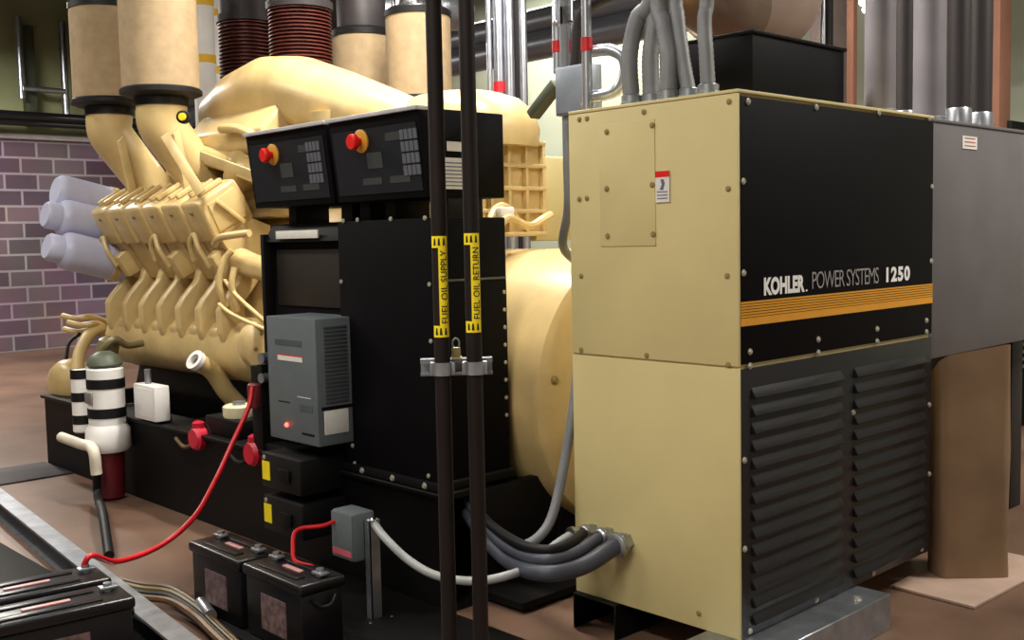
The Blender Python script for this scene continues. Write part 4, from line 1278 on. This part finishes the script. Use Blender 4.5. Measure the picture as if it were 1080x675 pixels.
# tan insulated exhaust duct and things over the black box
a = at(790, -8, 'Y', 4.2); ex_ = at(864, 10, 'Y', 3.85).x
od_ = tag(MB().cyl((a.x - .3, 4.2, a.z + .02), (ex_, 4.2, a.z + .02), .40, seg=36, ch=.02).build('insulated_duct', TAN), 'tan insulated round duct above the flat black box', 'duct')
for x_ in (a.x, ex_ - .2):
    MB().cyl((x_, 4.2, a.z + .3), (x_, 4.2, RZ), .012, seg=8).build('hanger', GALV, od_)
a = at(748, 2, 'Y', 4.0)
mb = MB(); mb.tube([a + V((.35, 0, -.02)), a + V((.1, 0, 0)), a + V((-.15, .02, .12)), a + V((-.25, .05, .5)), a + V((-.25, .05, RZ - a.z + .01))], .22, 24)
tag(mb.build('duct_elbow', mat('brown_metal', (120, 100, 88), .35, .6)), 'brown metal duct elbow left of the tan insulated duct', 'duct')
for i, px in enumerate((868, 874)):
    P = at(px, 30, 'Y', 3.9)
    tag(MB().cyl((P.x, 3.9, 0), (P.x, 3.9, 5.58), .03 if i else .018, seg=16).build('wall_conduit', CONDUIT if not i else BLACK_P), ('bright thin' if not i else 'dark') + ' vertical conduit above the right end of the flat black box', 'conduit', 'conduits above the black box')
P = at(886, 40, 'Y', 4.6)
tag(MB().box(P.x - .14, P.x + .12, 4.6, 4.8, 0, 5.58, .004).build('wall_panel', mat('grey_brown_panel', (128, 114, 110), .7)), 'grey-brown upright panel behind the flat black box', 'panel')
P = at(902, 60, 'Y', 4.3)
tag(MB().box(P.x - .03, P.x + .03, 4.3, 4.36, 0, 5.58, .004).build('steel_column', TERRA), 'narrow orange-brown column just right of the flat black box', 'column', 'orange-brown columns')
P = at(1059, 60, 'Y', 3.4)
tag(MB().box(P.x - .08, P.x + .135, 3.4, 3.6, 0, 5.58, .006).build('steel_column', TERRA), 'wide orange-brown column right of the grey riser pipes', 'column', 'orange-brown columns')
# radiator louvre at the far right
for i, (px, z0_, z1_, Yv) in enumerate(((1092, .45, at(1076, 126, 'Y', 3.3).z, 3.3),)):
    P = at(px, 300, 'Y', Yv)
    t = thing('radiator_unit', (P.x, Yv + .2, 0), 'dark louvred radiator unit at the far right edge behind the grey cabinet', 'radiator')
    MB().box(P.x - .35, P.x + 1.6, Yv + .06, Yv + .5, 0, z1_, .01).build('radiator_body', BLACK_M, t)
    mb = MB()
    z = .5
    while z < z1_ - .1:
        mb.box(P.x - .32, P.x + .3, Yv - .02, Yv + .06, z, z + .02)
        z += .058
    mb.build('louvre_slats', GREYC, t)
mb = MB()
# left: conduits, rail and frame on the block wall
for i, px in enumerate((22, 68)):
    P = at(px, 80, 'Y', 17.0)
    zb = at(px, 122, 'Y', 17.0).z if i else at(px, 104, 'Y', 17.0).z
    tag(MB().cyl((P.x, 17.0, zb), (P.x, 17.0, 5.1), .055, seg=14).build('wall_conduit', CONDUIT), ('left' if i == 0 else 'right') + ' vertical silver conduit on the green wall above the masonry blocks', 'conduit', 'conduits on the green wall')
P = at(34, 90, 'Y', 17.15)
tag(MB().box(P.x - .1, P.x + .05, 17.1, 17.3, BZ + .2, 5.0, .005).build('wall_stud', OLIVE), 'dark upright strip between the two conduits on the green wall', 'wall strip')
a, b = at(24, 93, 'Y', 16.95), at(68, 97, 'Y', 16.95)
tag(MB().cyl(a, V((b.x, b.y, a.z)), .045, seg=12).build('wall_conduit', GALV), 'short horizontal conduit joining the two uprights on the green wall', 'conduit', 'conduits on the green wall')
for i, py in enumerate((124, 131)):
    P = at(50, py, 'Y', 16.9)
    tag(MB().cyl((1.0, 16.9, P.z), (10.4, 16.9, P.z), .075 if i == 0 else .05, seg=16).build('wall_pipe', mat('black_pipe', (24, 24, 26), .3)), ('thicker upper' if i == 0 else 'thinner lower') + ' black pipe running along the top of the masonry wall', 'pipe', 'black pipes along the masonry wall')

# ------------------------------------------------------------------ lamps
def lamp(x, y, z, L, yaw, w, label, size=.3):
    t = thing('ceiling_lamp', (x, y, z), label, 'lamp', 'fluorescent ceiling lamps')
    t.rotation_euler = (0, 0, yaw)
    MB().prism([(x - .16, z), (x - .1, z + .09), (x + .1, z + .09), (x + .16, z)], 'Y', y - L / 2, y + L / 2, .004).build('lamp_housing', WHITE, t)
    mb = MB()
    for s in (-.07, .07):
        mb.cyl((x + s, y - L / 2 + .03, z - .012), (x + s, y + L / 2 - .03, z - .012), .016, seg=10)
    mb.build('lamp_tubes', TUBE, t)
    for s in (-1, 1):
        MB().cyl((x, y + s * L * .35, z + .09), (x, y + s * L * .35, RZ), .008, seg=8).build('hanger', GALV, t)
    ld = bpy.data.lights.new('lamp_light', 'AREA')
    ld.shape = 'RECTANGLE'; ld.size = size; ld.size_y = L; ld.energy = w; ld.color = (1, .95, .86)
    lo = bpy.data.objects.new('lamp_light', ld); C.objects.link(lo)
    lo.parent = t; lo.location = (0, 0, -.04)
    return t
lamp(-.9, 1.2, 4.6, 2.4, 0, 155, 'fluorescent ceiling lamp behind the camera, left row')
lamp(.8, 5.0, 4.7, 2.4, 0, 70, 'fluorescent ceiling lamp above the left batteries')
lamp(1.0, 9.6, 4.7, 2.4, 0, 95, 'fluorescent ceiling lamp left of the engine\'s far end')
lamp(3.6, 14.0, 4.7, 2.4, 0, 300, 'fluorescent ceiling lamp near the masonry wall')
lamp(3.75, 4.3, 4.75, 2.4, 0, 230, 'fluorescent ceiling lamp above the alternator')
lamp(6.2, .0, 4.7, 2.4, 0, 190, 'fluorescent ceiling lamp at the right, over the plywood sheet')
lamp(9.3, 9.5, 5.0, 2.4, 0, 190, 'added unseen ceiling lamp brightening the pale right wall')  # added out-of-view lamp, there to brighten the right wall
lamp(5.6, 4.2, 4.6, 2.4, 0, 60, 'fluorescent ceiling lamp beyond the flat black box')
P = at(912, 4, 'Y', 9.0)
for i, px in enumerate((911, 914)):
    P = at(px, 2 + i * 8, 'Y', 5.0 + i * .45)
    t = thing('globe_lamp', (P.x, P.y, P.z), ('upper' if i == 0 else 'lower') + ' small round bright lamp between the orange-brown column and the grey risers', 'lamp', 'small round lamps')
    MB().ball(P, .045, .045, .04).build('globe', TUBE, t)
    MB().cyl((P.x, P.y, P.z + .03), (P.x, P.y, RZ), .01, seg=8).build('hanger', GALV, t)
w = bpy.data.worlds.new('world'); sc.world = w
w.use_nodes = True
w.node_tree.nodes['Background'].inputs[0].default_value = (.9, .92, 1, 1)
w.node_tree.nodes['Background'].inputs[1].default_value = .01
vs = sc.view_settings
sc.display_settings.display_device = 'sRGB'
vs.view_transform = 'Standard'; vs.look = 'None'; vs.gamma = 1; vs.use_curve_mapping = False
vs.exposure = .55
